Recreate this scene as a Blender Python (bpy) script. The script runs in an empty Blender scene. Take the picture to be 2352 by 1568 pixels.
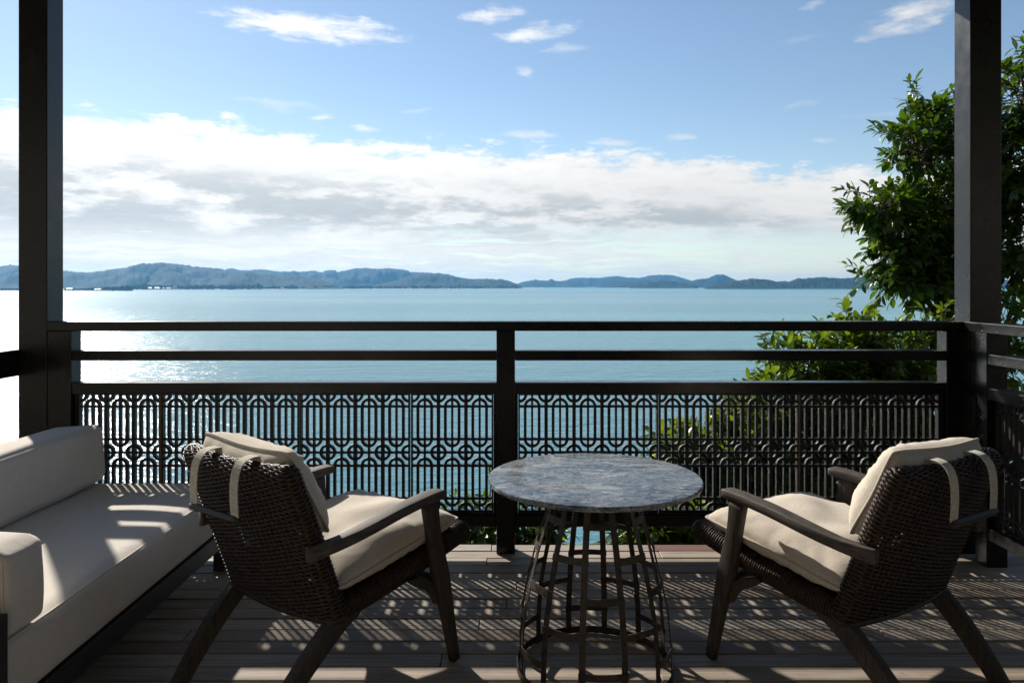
import bpy, bmesh, math, random
import numpy as np
from mathutils import Vector, Matrix, noise as mnoise

random.seed(7)
rng = np.random.default_rng(11)
S = bpy.context.scene
COL = S.collection

# ------------------------------------------------------------------ camera
EYE = 1.27
F = 1750.0; CX = 1176.0; HY = 655.0          # focal length, principal column and horizon row on a 2352 x 1568 sheet
cam_d = bpy.data.cameras.new('camera')
cam = bpy.data.objects.new('camera', cam_d); COL.objects.link(cam)
cam.location = (0, 0, EYE)
cam.rotation_euler = (math.radians(90), 0, 0)
cam_d.sensor_width = 36.0
cam_d.lens = 36.0 * F / 2352.0
cam_d.shift_y = -(784.0 - HY) / 2352.0
cam_d.clip_start = 0.05
cam_d.clip_end = 40000
cam_d.dof.use_dof = True
cam_d.dof.focus_distance = 2.9
cam_d.dof.aperture_fstop = 9.0
S.camera = cam

def W(u, v, Y):
    """point of the world seen at sheet position (u, v) at depth Y"""
    return Vector(((u - CX) * Y / F, Y, EYE + (HY - v) * Y / F))

# ------------------------------------------------------------------ sun
SUN = Vector((-0.73, 1.0, 0.746)).normalized()
SUN_EL = math.asin(SUN.z)
SUN_AZ = math.atan2(SUN.x, SUN.y)            # from +Y, clockwise positive
sd = bpy.data.lights.new('sun', 'SUN')
sd.energy = 4.6
sd.angle = math.radians(0.9)
sd.color = (1.0, 0.93, 0.82)
sun = bpy.data.objects.new('sun', sd); COL.objects.link(sun)
sun.rotation_euler = (-SUN).to_track_quat('-Z', 'Y').to_euler()

# ------------------------------------------------------------------ render settings
S.view_settings.view_transform = 'Standard'
S.view_settings.look = 'None'
S.view_settings.gamma = 1.0
S.view_settings.use_curve_mapping = False
S.view_settings.exposure = 0.55
S.render.engine = 'CYCLES'
S.cycles.use_denoising = True
S.cycles.max_bounces = 8
S.cycles.diffuse_bounces = 4
S.cycles.glossy_bounces = 3
S.cycles.transmission_bounces = 4
S.cycles.volume_bounces = 0
S.cycles.sample_clamp_indirect = 6.0
S.cycles.caustics_reflective = False
S.cycles.caustics_refractive = False


# ------------------------------------------------------------------ node helpers
class NT:
    def __init__(self, tree):
        self.t = tree; self.n = tree.nodes; self.l = tree.links
    def node(self, kind, **kw):
        n = self.n.new(kind)
        for k, v in kw.items():
            setattr(n, k, v)
        return n
    def put(self, sock, v):
        if hasattr(v, 'is_output'):
            self.l.new(v, sock)
        else:
            sock.default_value = v
    def m(self, op, a, b=None, c=None, clamp=False):
        n = self.node('ShaderNodeMath', operation=op); n.use_clamp = clamp
        self.put(n.inputs[0], a)
        if b is not None: self.put(n.inputs[1], b)
        if c is not None: self.put(n.inputs[2], c)
        return n.outputs[0]
    def smooth(self, x, lo, hi, a=0.0, b=1.0):
        n = self.node('ShaderNodeMapRange', interpolation_type='SMOOTHSTEP')
        self.put(n.inputs['Value'], x)
        self.put(n.inputs['From Min'], lo); self.put(n.inputs['From Max'], hi)
        self.put(n.inputs['To Min'], a); self.put(n.inputs['To Max'], b)
        return n.outputs['Result']
    def lin(self, x, lo, hi, a=0.0, b=1.0):
        n = self.node('ShaderNodeMapRange')
        self.put(n.inputs['Value'], x)
        self.put(n.inputs['From Min'], lo); self.put(n.inputs['From Max'], hi)
        self.put(n.inputs['To Min'], a); self.put(n.inputs['To Max'], b)
        return n.outputs['Result']
    def vec(self, x, y, z=0.0):
        n = self.node('ShaderNodeCombineXYZ')
        self.put(n.inputs[0], x); self.put(n.inputs[1], y); self.put(n.inputs[2], z)
        return n.outputs[0]
    def noise(self, v, scale, detail=4.0, rough=0.55, dist=0.0, lac=2.0, out=0):
        n = self.node('ShaderNodeTexNoise')
        if v is not None: self.put(n.inputs['Vector'], v)
        n.inputs['Scale'].default_value = scale
        n.inputs['Detail'].default_value = detail
        n.inputs['Roughness'].default_value = rough
        n.inputs['Lacunarity'].default_value = lac
        n.inputs['Distortion'].default_value = dist
        return n.outputs[out]
    def mix(self, f, a, b):
        n = self.node('ShaderNodeMix', data_type='RGBA')
        self.put(n.inputs['Factor'], f)
        self.put(n.inputs[6], a); self.put(n.inputs[7], b)
        return n.outputs[2]
    def ramp(self, f, stops):
        n = self.node('ShaderNodeValToRGB')
        self.put(n.inputs[0], f)
        e = n.color_ramp.elements
        while len(e) < len(stops): e.new(0.5)
        for q, (p, c) in zip(e, stops):
            q.position = p; q.color = (*c, 1.0)
        return n.outputs[0]
    def mapping(self, v, scale=(1, 1, 1), loc=(0, 0, 0), rot=(0, 0, 0)):
        n = self.node('ShaderNodeMapping')
        self.put(n.inputs[0], v)
        n.inputs['Location'].default_value = loc
        n.inputs['Rotation'].default_value = rot
        n.inputs['Scale'].default_value = scale
        return n.outputs[0]
    def curve(self, x, pts):
        n = self.node('ShaderNodeFloatCurve')
        self.put(n.inputs['Value'], x)
        c = n.mapping.curves[0]
        while len(c.points) < len(pts): c.points.new(0.5, 0.5)
        for q, p in zip(c.points, pts):
            q.location = p
        n.mapping.update()
        return n.outputs[0]

# ------------------------------------------------------------------ world: Nishita sky and clouds by direction
world = bpy.data.worlds.new('World'); S.world = world
world.use_nodes = True
wt = NT(world.node_tree); wt.n.clear()
sky = wt.node('ShaderNodeTexSky', sky_type='NISHITA')
sky.sun_disc = False
sky.sun_elevation = SUN_EL
sky.sun_rotation = SUN_AZ
sky.altitude = 20
hsv = wt.node('ShaderNodeHueSaturation'); wt.l.new(sky.outputs[0], hsv.inputs['Color']); hsv.inputs['Saturation'].default_value = 1.0; hsv.inputs['Value'].default_value = 1.06
sky.air_density = 1.0
sky.dust_density = 0.1
sky.ozone_density = 1.6
tc = wt.node('ShaderNodeTexCoord')
sep = wt.node('ShaderNodeSeparateXYZ'); wt.l.new(tc.outputs['Generated'], sep.inputs[0])
az = wt.m('ARCTAN2', sep.outputs[0], sep.outputs[1])
el = wt.m('ARCSINE', sep.outputs[2])

def ang(u, v):
    a = math.atan((u - CX) / F)
    return a, math.atan((HY - v) / F * math.cos(a))

base_v = wt.vec(az, el)
# slow warp shared by every cloud, finer billows on top of it
warp_n = wt.noise(wt.mapping(base_v, (9, 22, 1)), 1.0, 5, 0.6, out=1)
wsub = wt.node('ShaderNodeVectorMath', operation='SUBTRACT'); wt.l.new(warp_n, wsub.inputs[0]); wsub.inputs[1].default_value = (.5, .5, .5)
wsc = wt.node('ShaderNodeVectorMath', operation='MULTIPLY'); wt.l.new(wsub.outputs[0], wsc.inputs[0]); wsc.inputs[1].default_value = (.085, .030, 0)
wadd = wt.node('ShaderNodeVectorMath', operation='ADD'); wt.l.new(base_v, wadd.inputs[0]); wt.l.new(wsc.outputs[0], wadd.inputs[1])
wv = wadd.outputs[0]
ws = wt.node('ShaderNodeSeparateXYZ'); wt.l.new(wv, ws.inputs[0])
waz, wel = ws.outputs[0], ws.outputs[1]
n_mid = wt.noise(wt.mapping(base_v, (14, 50, 1), rot=(0, 0, .03)), 1.0, 8, 0.62)
n_fine = wt.noise(wt.mapping(base_v, (46, 120, 1), rot=(0, 0, .12)), 1.0, 6, 0.65)
n_wisp = wt.noise(wt.mapping(wv, (26, 130, 1), rot=(0, 0, .16)), 1.0, 6, 0.62)
n_streak = wt.noise(wt.mapping(wv, (7, 150, 1)), 1.0, 6, 0.6)
n_big = wt.noise(wt.mapping(wv, (5, 26, 1)), 1.0, 4, 0.5)

# cloud bank
tops = [(0, 232), (150, 240), (330, 256), (560, 276), (760, 300), (950, 320), (1200, 334), (1400, 338), (1600, 352), (1800, 376), (2050, 374), (2352, 372)]
A0, A1 = -0.7, 0.7
pts = []
for u, v in tops:
    a, e = ang(u, v); pts.append(((a - A0) / (A1 - A0), e / 0.3))
pts = [(0.0, pts[0][1])] + pts + [(1.0, pts[-1][1])]
top_el = wt.m('MULTIPLY', wt.curve(wt.lin(az, A0, A1), pts), 0.3)
edge = wt.m('ADD', wt.m('MULTIPLY', wt.m('SUBTRACT', n_mid, .5), .092), wt.m('MULTIPLY', wt.m('SUBTRACT', n_fine, .5), .040))
dep = wt.m('ADD', wt.m('SUBTRACT', top_el, el), edge)
bank = wt.smooth(dep, 0.0, 0.022)
# towards the horizon the bank thins into streaks
low = wt.smooth(wt.m('ADD', el, wt.m('MULTIPLY', wt.m('SUBTRACT', n_streak, .5), .06)), 0.040, 0.085)
streak = wt.smooth(wt.m('ADD', n_streak, wt.m('MULTIPLY', az, -0.34)), 0.37, 0.55)
streak = wt.m('MULTIPLY', streak, wt.smooth(el, -0.004, 0.022))
cov = wt.m('MULTIPLY', bank, wt.m('MAXIMUM', low, wt.m('MULTIPLY', streak, 0.95)))

def small_cloud(u, v, ru, rv, tilt=0.0, amt=1.0, soft=0.9, seed=0.0):
    a, e = ang(u, v)
    a2, _ = ang(u + ru, v); _, e2 = ang(u, v - rv)
    ra, re = a2 - a, e2 - e
    da = wt.m('SUBTRACT', waz, a); de = wt.m('SUBTRACT', wel, e)
    de = wt.m('SUBTRACT', de, wt.m('MULTIPLY', da, tilt))
    q = wt.m('ADD', wt.m('POWER', wt.m('ABSOLUTE', wt.m('DIVIDE', da, ra)), 1.6), wt.m('POWER', wt.m('ABSOLUTE', wt.m('DIVIDE', de, re)), 1.6))
    s = wt.m('SUBTRACT', 1.0, q)
    s = wt.m('ADD', s, wt.m('MULTIPLY', wt.m('SUBTRACT', n_mid, .5), 1.9))
    s = wt.m('ADD', s, wt.m('MULTIPLY', wt.m('SUBTRACT', n_wisp, .5), 2.0))
    return wt.m('MULTIPLY', wt.smooth(s, -0.15, soft * 1.45), amt)

smalls = [
    (705, 64, 215, 40, -0.03, 1.0, .8), (1135, 30, 85, 24, 0.12, .95, .9), (1225, 78, 95, 24, 0.10, .85, 1.0),
    (1300, 118, 75, 13, 0.08, .42, 1.2), (1205, 170, 22, 14, 0.0, .6, 1.2), (2090, 44, 140, 42, 0.16, .92, 1.2),
    (1868, 10, 45, 11, 0.05, .55, 1.2), (1855, 240, 50, 12, 0.2, .4, 1.4), (1905, 326, 26, 12, 0.05, .55, 1.3),
    (1205, 312, 85, 14, 0.02, .8, 1.1), (1565, 312, 34, 11, 0.15, .6, 1.2), (1400, 326, 70, 14, 0.1, .7, 1.1),
    (640, 245, 110, 14, -0.02, .45, 1.3), (830, 293, 50, 9, 0.0, .7, 1.1), (740, 268, 45, 10, 0.1, .8, 1.0),
    (960, 252, 60, 6, 0.0, .35, 1.3), (2000, 262, 110, 12, 0.03, .22, 1.5), (1840, 95, 60, 9, .02, .18, 1.5),
    (1700, 590, 60, 26, 0.25, .75, 1.1), (2010, 610, 60, 24, 0.1, .6, 1.1),
]
sm = None
for c in smalls:
    k = small_cloud(*c)
    sm = k if sm is None else wt.m('MAXIMUM', sm, k)
cov_all = wt.m('MAXIMUM', cov, sm)

# thickness turns undersides grey
gband = wt.m('MULTIPLY', wt.smooth(el, 0.035, 0.085), wt.smooth(dep, 0.035, 0.095))
grey = wt.smooth(wt.m('ADD', n_big, wt.m('ADD', wt.m('MULTIPLY', wt.m('SUBTRACT', n_mid, .5), .9), wt.m('MULTIPLY', wt.m('SUBTRACT', n_fine, .5), .25))), 0.33, 0.58)
grey = wt.m('MULTIPLY', grey, gband)
cl_col = wt.mix(grey, (8.9, 8.8, 8.6, 1), (5.0, 5.3, 5.45, 1))
# forward scatter: clouds and air are brighter towards the sun
dot = wt.node('ShaderNodeVectorMath', operation='DOT_PRODUCT')
wt.l.new(tc.outputs['Generated'], dot.inputs[0]); dot.inputs[1].default_value = SUN
glow = wt.smooth(dot.outputs['Value'], 0.55, 1.0)
gl2 = wt.m('ADD', wt.m('MULTIPLY', glow, 0.30), 0.86)
gl2 = wt.m('MULTIPLY', gl2, wt.m('ADD', wt.m('MULTIPLY', n_mid, .34), wt.m('ADD', wt.m('MULTIPLY', n_fine, .22), .70)))
gl2 = wt.m('MULTIPLY', gl2, wt.lin(wt.m('MULTIPLY', wt.smooth(n_streak, .58, .42), wt.smooth(el, .085, .03)), 0, 1, 1.0, .86))
vm = wt.node('ShaderNodeVectorMath', operation='SCALE'); wt.l.new(cl_col, vm.inputs[0]); wt.l.new(gl2, vm.inputs['Scale'])
hz = wt.smooth(el, 0.20, -0.02)
skycol = wt.mix(wt.m('MULTIPLY', hz, 0.30), hsv.outputs[0], (6.0, 6.9, 7.2, 1))
final = wt.mix(cov_all, skycol, vm.outputs[0])
bg = wt.node('ShaderNodeBackground'); wt.l.new(final, bg.inputs[0]); bg.inputs[1].default_value = 0.08
wo = wt.node('ShaderNodeOutputWorld'); wt.l.new(bg.outputs[0], wo.inputs[0])
world.cycles.sampling_method = 'MANUAL'
world.cycles.sample_map_resolution = 1024

# ------------------------------------------------------------------ materials
def material(name):
    m = bpy.data.materials.new(name); m.use_nodes = True
    t = NT(m.node_tree); t.n.clear()
    out = t.node('ShaderNodeOutputMaterial')
    b = t.node('ShaderNodeBsdfPrincipled')
    t.l.new(b.outputs[0], out.inputs[0])
    return m, t, b, out

def bump(t, b, h, strength=0.3, dist=0.01):
    n = t.node('ShaderNodeBump'); n.inputs['Strength'].default_value = strength; n.inputs['Distance'].default_value = dist
    t.put(n.inputs['Height'], h); t.l.new(n.outputs[0], b.inputs['Normal'])
    return n

def objco(t): return t.node('ShaderNodeTexCoord').outputs['Object']
def worldpos(t): return t.node('ShaderNodeNewGeometry').outputs['Position']
def objrand(t): return t.node('ShaderNodeObjectInfo').outputs['Random']

def mat_paint():
    m, t, b, o = material('black_painted_timber')
    co = worldpos(t)
    n = t.noise(co, 14, 5, .6); n2 = t.noise(t.mapping(co, (120, 120, 9)), 1, 4, .6)
    t.l.new(t.mix(n, (.0045, .0043, .0042, 1), (.0095, .0088, .0083, 1)), b.inputs['Base Color'])
    t.l.new(t.lin(n, .3, .7, .24, .36), b.inputs['Roughness'])
    b.inputs['Specular IOR Level'].default_value = .30
    b.inputs['Coat Weight'].default_value = .08; b.inputs['Coat Roughness'].default_value = .22
    bump(t, b, t.m('ADD', n2, t.m('MULTIPLY', n, .5)), .10, .002)
    return m

def mat_iron():
    m, t, b, o = material('cast_iron')
    co = worldpos(t)
    n = t.noise(co, 60, 4, .6)
    t.l.new(t.mix(n, (.008, .0075, .007, 1), (.018, .016, .0135, 1)), b.inputs['Base Color'])
    b.inputs['Roughness'].default_value = .5
    bump(t, b, n, .25, .002)
    return m

def mat_lit_seam():
    m, t, b, o = material('sunlit_seam_colour')  # tan colour stands in for sunlight on the panel edges
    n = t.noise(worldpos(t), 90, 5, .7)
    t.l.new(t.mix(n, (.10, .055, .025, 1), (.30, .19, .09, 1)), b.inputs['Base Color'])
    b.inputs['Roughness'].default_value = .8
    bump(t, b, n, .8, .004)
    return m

def mat_plank():
    m, t, b, o = material('weathered_deck_timber')
    r = objrand(t)
    co = worldpos(t)
    off = t.vec(t.m('MULTIPLY', r, 37.0), t.m('MULTIPLY', r, 11.0), 0)
    va = t.node('ShaderNodeVectorMath', operation='ADD'); t.l.new(co, va.inputs[0]); t.l.new(off, va.inputs[1])
    grain = t.noise(t.mapping(va.outputs[0], (3.5, 120, 60)), 1, 6, .65, .6)
    blot = t.noise(t.mapping(va.outputs[0], (1.6, 5, 5)), 1.3, 4, .6)
    spot = t.noise(va.outputs[0], 34, 3, .6)
    base = t.ramp(r, [(0, (.300, .228, .168)), (.3, (.410, .338, .268)), (.7, (.490, .418, .340)), (1, (.335, .252, .186))])
    dark = t.mix(.68, base, (.12, .098, .08, 1))
    c = t.mix(t.smooth(grain, .35, .62), dark, base)
    c = t.mix(t.m('MULTIPLY', t.smooth(blot, .42, .72), .55), c, (.42, .375, .325, 1))
    c = t.mix(t.m('MULTIPLY', t.smooth(spot, .64, .76), .5), c, (.055, .042, .033, 1))
    t.l.new(c, b.inputs['Base Color'])
    t.l.new(t.lin(grain, 0, 1, .55, .8), b.inputs['Roughness'])
    b.inputs['Specular IOR Level'].default_value = .35
    bump(t, b, t.m('ADD', grain, t.m('MULTIPLY', spot, .2)), .35, .003)
    return m

def mat_red_plank():
    m, t, b, o = material('new_red_deck_timber')
    g = t.noise(t.mapping(worldpos(t), (4, 120, 60)), 1, 6, .65, .6)
    t.l.new(t.mix(g, (.120, .055, .036, 1), (.215, .115, .075, 1)), b.inputs['Base Color'])
    b.inputs['Roughness'].default_value = .6
    bump(t, b, g, .3, .003)
    return m

def mat_wood(name, c0, c1, rough=.65, axis='y', spec=.35):
    m, t, b, o = material(name)
    co = objco(t)
    sc = {'y': (70, 5, 70), 'z': (70, 70, 5), 'x': (5, 70, 70)}[axis]
    g = t.noise(t.mapping(co, sc), 1.6, 6, .68, .7)
    bl = t.noise(co, 9, 4, .6)
    c = t.mix(t.smooth(g, .3, .68), (*c0, 1), (*c1, 1))
    c = t.mix(t.m('MULTIPLY', t.smooth(bl, .45, .75), .4), c, tuple(x * .55 for x in c0) + (1,))
    t.l.new(c, b.inputs['Base Color'])
    t.l.new(t.lin(g, 0, 1, rough - .12, rough + .12), b.inputs['Roughness'])
    b.inputs['Specular IOR Level'].default_value = spec
    bump(t, b, g, .5, .003)
    return m

def mat_fabric(name, c0, c1, weave=900, slub=.35):
    m, t, b, o = material(name)
    co = objco(t)
    sx = t.noise(t.mapping(co, (weave * .12, weave, weave)), 1, 2, .5)
    sy = t.noise(t.mapping(co, (weave, weave * .12, weave * .12)), 1, 2, .5)
    w = t.m('MULTIPLY', t.m('ADD', sx, sy), .5)
    bl = t.noise(co, 22, 4, .6)
    f = t.m('ADD', t.m('MULTIPLY', t.smooth(w, .36, .64), 1 - slub), t.m('MULTIPLY', bl, slub), clamp=True)
    t.l.new(t.mix(f, (*c0, 1), (*c1, 1)), b.inputs['Base Color'])
    b.inputs['Roughness'].default_value = .92
    b.inputs['Specular IOR Level'].default_value = .15
    b.inputs['Sheen Weight'].default_value = .12
    crease = t.noise(t.mapping(co, (7, 7, 7)), 1, 3, .5, .4)
    bump(t, b, t.m('ADD', t.m('MULTIPLY', w, .12), t.m('MULTIPLY', crease, 1.0)), .45, .010)
    return m

def mat_wicker():
    m, t, b, o = material('dark_brown_wicker')
    co = objco(t)
    n = t.noise(co, 60, 4, .6); n2 = t.noise(co, 420, 2, .5)
    t.l.new(t.mix(t.smooth(n, .3, .7), (.020, .013, .0095, 1), (.062, .039, .026, 1)), b.inputs['Base Color'])
    t.l.new(t.lin(n2, .3, .7, .44, .6), b.inputs['Roughness'])
    b.inputs['Specular IOR Level'].default_value = .30
    return m

def mat_marble():
    m, t, b, o = material('blue_grey_marble')
    co = objco(t)
    wv_ = t.noise(t.mapping(co, (3.2, 7.5, 4), rot=(0, 0, -.32)), 1, 5, .6, out=1)
    sub = t.node('ShaderNodeVectorMath', operation='SUBTRACT'); t.l.new(wv_, sub.inputs[0]); sub.inputs[1].default_value = (.5, .5, .5)
    sc = t.node('ShaderNodeVectorMath', operation='SCALE'); t.l.new(sub.outputs[0], sc.inputs[0]); sc.inputs['Scale'].default_value = .34
    ad = t.node('ShaderNodeVectorMath', operation='ADD'); t.l.new(co, ad.inputs[0]); t.l.new(sc.outputs[0], ad.inputs[1])
    q = t.mapping(ad.outputs[0], (5.0, 32, 12), rot=(0, 0, -.25))
    streak_ = t.noise(q, 1.1, 8, .68, .8)
    pale = t.noise(t.mapping(ad.outputs[0], (5.5, 23, 9), loc=(3, 5, 1), rot=(0, 0, -.2)), 1, 6, .62, 1.0)
    vein = t.m('ABSOLUTE', t.m('SUBTRACT', t.noise(t.mapping(ad.outputs[0], (3.2, 8, 8), loc=(9, 1, 0), rot=(0, 0, -.5)), 1, 6, .6, 1.2), .5))
    c = t.ramp(streak_, [(.37, (.030, .042, .060)), (.45, (.105, .128, .152)), (.53, (.180, .202, .222)), (.61, (.36, .38, .39))])
    c = t.mix(t.m('MULTIPLY', t.smooth(pale, .57, .66), .75), c, (.40, .33, .255, 1))
    thin = t.m('ABSOLUTE', t.m('SUBTRACT', t.noise(t.mapping(ad.outputs[0], (8, 46, 14), loc=(2, 8, 4), rot=(0, 0, -.18)), 1, 5, .62, .8), .52))
    c = t.mix(t.m('MULTIPLY', t.smooth(thin, .018, .0), .7), c, (.52, .55, .57, 1))
    c = t.mix(t.m('MULTIPLY', t.smooth(vein, .025, .0), .75), c, (.022, .034, .06, 1))
    t.l.new(c, b.inputs['Base Color'])
    b.inputs['Roughness'].default_value = .24
    bump(t, b, streak_, .12, .002)
    return m

def mat_strip():
    m, t, b, o = material('dark_bronze_strip')
    co = worldpos(t)
    n = t.noise(co, 40, 5, .65)
    t.l.new(t.mix(t.smooth(n, .35, .7), (.024, .017, .012, 1), (.072, .051, .035, 1)), b.inputs['Base Color'])
    b.inputs['Metallic'].default_value = .25
    t.l.new(t.lin(n, .3, .7, .38, .62), b.inputs['Roughness'])
    bump(t, b, n, .3, .002)
    return m

def mat_leaf(name, c0, c1, c2, trans=.38):
    m, t, b, o = material(name)
    co = worldpos(t)
    r = objrand(t)
    n = t.noise(co, 5.5, 3, .6); n2 = t.noise(co, 26, 2, .5)
    f = t.m('ADD', t.m('MULTIPLY', n, .6), t.m('MULTIPLY', n2, .5))
    c = t.ramp(t.m('ADD', f, t.m('MULTIPLY', t.m('SUBTRACT', r, .5), .25)), [(.28, c0), (.52, c1), (.78, c2)])
    t.l.new(c, b.inputs['Base Color'])
    b.inputs['Roughness'].default_value = .34
    b.inputs['Specular IOR Level'].default_value = .5
    tr = t.node('ShaderNodeBsdfTranslucent')
    hs = t.node('ShaderNodeHueSaturation'); t.l.new(c, hs.inputs['Color'])
    hs.inputs['Hue'].default_value = .485; hs.inputs['Saturation'].default_value = 1.15; hs.inputs['Value'].default_value = 2.2
    t.l.new(hs.outputs[0], tr.inputs[0])
    mx = t.node('ShaderNodeMixShader'); mx.inputs[0].default_value = trans
    t.l.new(b.outputs[0], mx.inputs[1]); t.l.new(tr.outputs[0], mx.inputs[2]); t.l.new(mx.outputs[0], o.inputs[0])
    return m

def mat_bark():
    m, t, b, o = material('bark')
    n = t.noise(t.mapping(worldpos(t), (30, 30, 6)), 1, 5, .65)
    t.l.new(t.mix(n, (.035, .026, .02, 1), (.12, .095, .07, 1)), b.inputs['Base Color'])
    b.inputs['Roughness'].default_value = .9
    bump(t, b, n, .7, .01)
    return m

def mat_soil():
    m, t, b, o = material('soil_and_litter')
    n = t.noise(worldpos(t), 3.5, 8, .7)
    t.l.new(t.ramp(n, [(.3, (.018, .016, .010)), (.5, (.035, .040, .016)), (.7, (.06, .05, .03))]), b.inputs['Base Color'])
    b.inputs['Roughness'].default_value = .95
    bump(t, b, n, .8, .08)
    return m

def mat_sea():
    m, t, b, o = material('sea_water')
    co = worldpos(t)
    ln = t.node('ShaderNodeVectorMath', operation='LENGTH'); t.l.new(co, ln.inputs[0])
    d = ln.outputs['Value']
    # wind ripples, crests running slightly across the view
    big = t.noise(t.mapping(co, (.14, .34, .3), rot=(0, 0, .22)), 1, 3, .55, .35)
    mid = t.noise(t.mapping(co, (.45, 1.05, 1), rot=(0, 0, .30)), 1, 4, .6, .25)
    fine = t.noise(t.mapping(co, (1.7, 3.2, 3), rot=(0, 0, .1)), 1, 3, .6)
    swell = t.noise(t.mapping(co, (.035, .075, .1), rot=(0, 0, .18)), 1, 4, .6, .3)
    h = t.m('ADD', t.m('ADD', t.m('MULTIPLY', big, 1.5), t.m('MULTIPLY', swell, 1.6)), t.m('ADD', t.m('MULTIPLY', mid, .55), t.m('MULTIPLY', fine, .13)))
    bn = t.node('ShaderNodeBump'); bn.inputs['Distance'].default_value = .80
    t.l.new(h, bn.inputs['Height'])
    t.l.new(t.smooth(d, 80, 1500, .60, .18), bn.inputs['Strength'])
    t.l.new(bn.outputs[0], b.inputs['Normal'])
    # wind lanes far out
    lane = t.noise(t.mapping(co, (.0006, .0045, 1), rot=(0, 0, .03)), 1, 5, .6)
    patch = t.noise(t.mapping(co, (.0011, .0024, 1)), 1, 3, .5)
    c = t.ramp(t.m('ADD', t.m('MULTIPLY', lane, .6), t.m('MULTIPLY', patch, .4)), [(.36, (.048, .190, .238)), (.52, (.095, .280, .305)), (.68, (.165, .385, .385))])
    near = t.smooth(d, 40, 420)
    c = t.mix(near, (.095, .245, .290, 1), c)
    t.l.new(c, b.inputs['Base Color'])
    b.inputs['IOR'].default_value = 1.33
    t.l.new(t.smooth(d, 60, 2500, .20, .25), b.inputs['Roughness'])
    b.inputs['Specular IOR Level'].default_value = .34
    return m

def mat_hill(name, c0, c1, c2, sc=.02):
    m, t, b, o = material(name)
    co = worldpos(t)
    n = t.noise(co, sc, 8, .68); n2 = t.noise(co, sc * .18, 4, .55)
    f = t.m('ADD', t.m('MULTIPLY', n, .65), t.m('MULTIPLY', n2, .45))
    t.l.new(t.ramp(f, [(.38, c0), (.56, c1), (.74, c2)]), b.inputs['Base Color'])
    b.inputs['Roughness'].default_value = .95
    b.inputs['Specular IOR Level'].default_value = .1
    bump(t, b, n, .35, 10)
    return m

def mat_plain(name, c, rough=.7, spec=.4):
    m, t, b, o = material(name)
    n = t.noise(worldpos(t), 3.0, 5, .6)
    t.l.new(t.mix(n, tuple(x * .8 for x in c) + (1,), tuple(min(1, x * 1.15) for x in c) + (1,)), b.inputs['Base Color'])
    b.inputs['Roughness'].default_value = rough
    b.inputs['Specular IOR Level'].default_value = spec
    return m

M = dict(
    paint=mat_paint(), iron=mat_iron(), lit_seam=mat_lit_seam(), plank=mat_plank(), red=mat_red_plank(),
    teak=mat_wood('weathered_teak', (.040, .031, .025), (.120, .097, .080), .62, 'y'),
    teak_leg=mat_wood('weathered_teak_leg', (.030, .024, .019), (.086, .069, .055), .62, 'z'),
    sofa_wood=mat_wood('dark_stained_timber', (.014, .012, .011), (.040, .034, .030), .5, 'y'),
    linen=mat_fabric('beige_linen', (.49, .43, .355), (.73, .66, .565)),
    strap=mat_fabric('pale_webbing', (.38, .35, .28), (.70, .66, .55), 500, .15),
    canvas=mat_fabric('grey_beige_canvas', (.59, .54, .48), (.74, .69, .625), 1100, .5),
    wicker=mat_wicker(), marble=mat_marble(), strip=mat_strip(), bark=mat_bark(), soil=mat_soil(), sea=mat_sea(),
    leaf=mat_leaf('tree_leaf', (.022, .048, .010), (.058, .108, .017), (.125, .18, .030), .40),
    leaf2=mat_leaf('shrub_leaf', (.032, .062, .012), (.082, .130, .021), (.150, .200, .040), .50),
    leather=mat_plain('dark_leather', (.028, .020, .015), .45),
    under=mat_plain('dark_joists', (.03, .026, .022), .9),
    ceiling=mat_plain('ceiling_timber', (.36, .30, .24), .6),
    wall=mat_plain('pale_wall_timber', (.32, .29, .25), .7),
    white=mat_plain('white_render', (.55, .54, .52), .7),
    roofm=mat_plain('pale_metal_roof', (.42, .44, .46), .4),
    sand=mat_plain('shore_sand', (.42, .36, .28), .9),
)

# ------------------------------------------------------------------ object helpers
def link(name, me, mat=None, parent=None, smooth=False, loc=None):
    o = bpy.data.objects.new(name, me); COL.objects.link(o)
    if mat is not None and len(me.materials) == 0: me.materials.append(mat)
    if smooth: me.shade_smooth()
    if parent is not None: o.parent = parent
    if loc is not None: o.location = loc
    return o

def pydata(name, verts, faces):
    me = bpy.data.meshes.new(name)
    me.from_pydata([tuple(v) for v in verts], [], [tuple(f) for f in faces]); me.update()
    return me

def npmesh(name, V, Q):
    """vertices (n,3), faces (m,k) as arrays"""
    me = bpy.data.meshes.new(name)
    V = np.ascontiguousarray(V, dtype=np.float32); Q = np.ascontiguousarray(Q, dtype=np.int32)
    me.vertices.add(len(V)); me.vertices.foreach_set('co', V.ravel())
    k = Q.shape[1]
    me.loops.add(Q.size); me.loops.foreach_set('vertex_index', Q.ravel())
    me.polygons.add(len(Q)); me.polygons.foreach_set('loop_start', np.arange(0, Q.size, k, dtype=np.int32))
    me.update(calc_edges=True); me.validate()
    return me

def boxmesh(name, x0, x1, y0, y1, z0, z1, bev=0.003, seg=1):
    bm = bmesh.new()
    bmesh.ops.create_cube(bm, size=1.0)
    for v in bm.verts:
        v.co = Vector(((x0 + x1) / 2 + v.co.x * (x1 - x0), (y0 + y1) / 2 + v.co.y * (y1 - y0), (z0 + z1) / 2 + v.co.z * (z1 - z0)))
    if bev > 0:
        bmesh.ops.bevel(bm, geom=list(bm.edges), offset=bev, segments=seg, affect='EDGES', profile=.5)
    me = bpy.data.meshes.new(name); bm.to_mesh(me); bm.free()
    return me

def box(name, mat, x0, x1, y0, y1, z0, z1, parent=None, bev=0.003, seg=1):
    return link(name, boxmesh(name, x0, x1, y0, y1, z0, z1, bev, seg), mat, parent)

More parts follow.
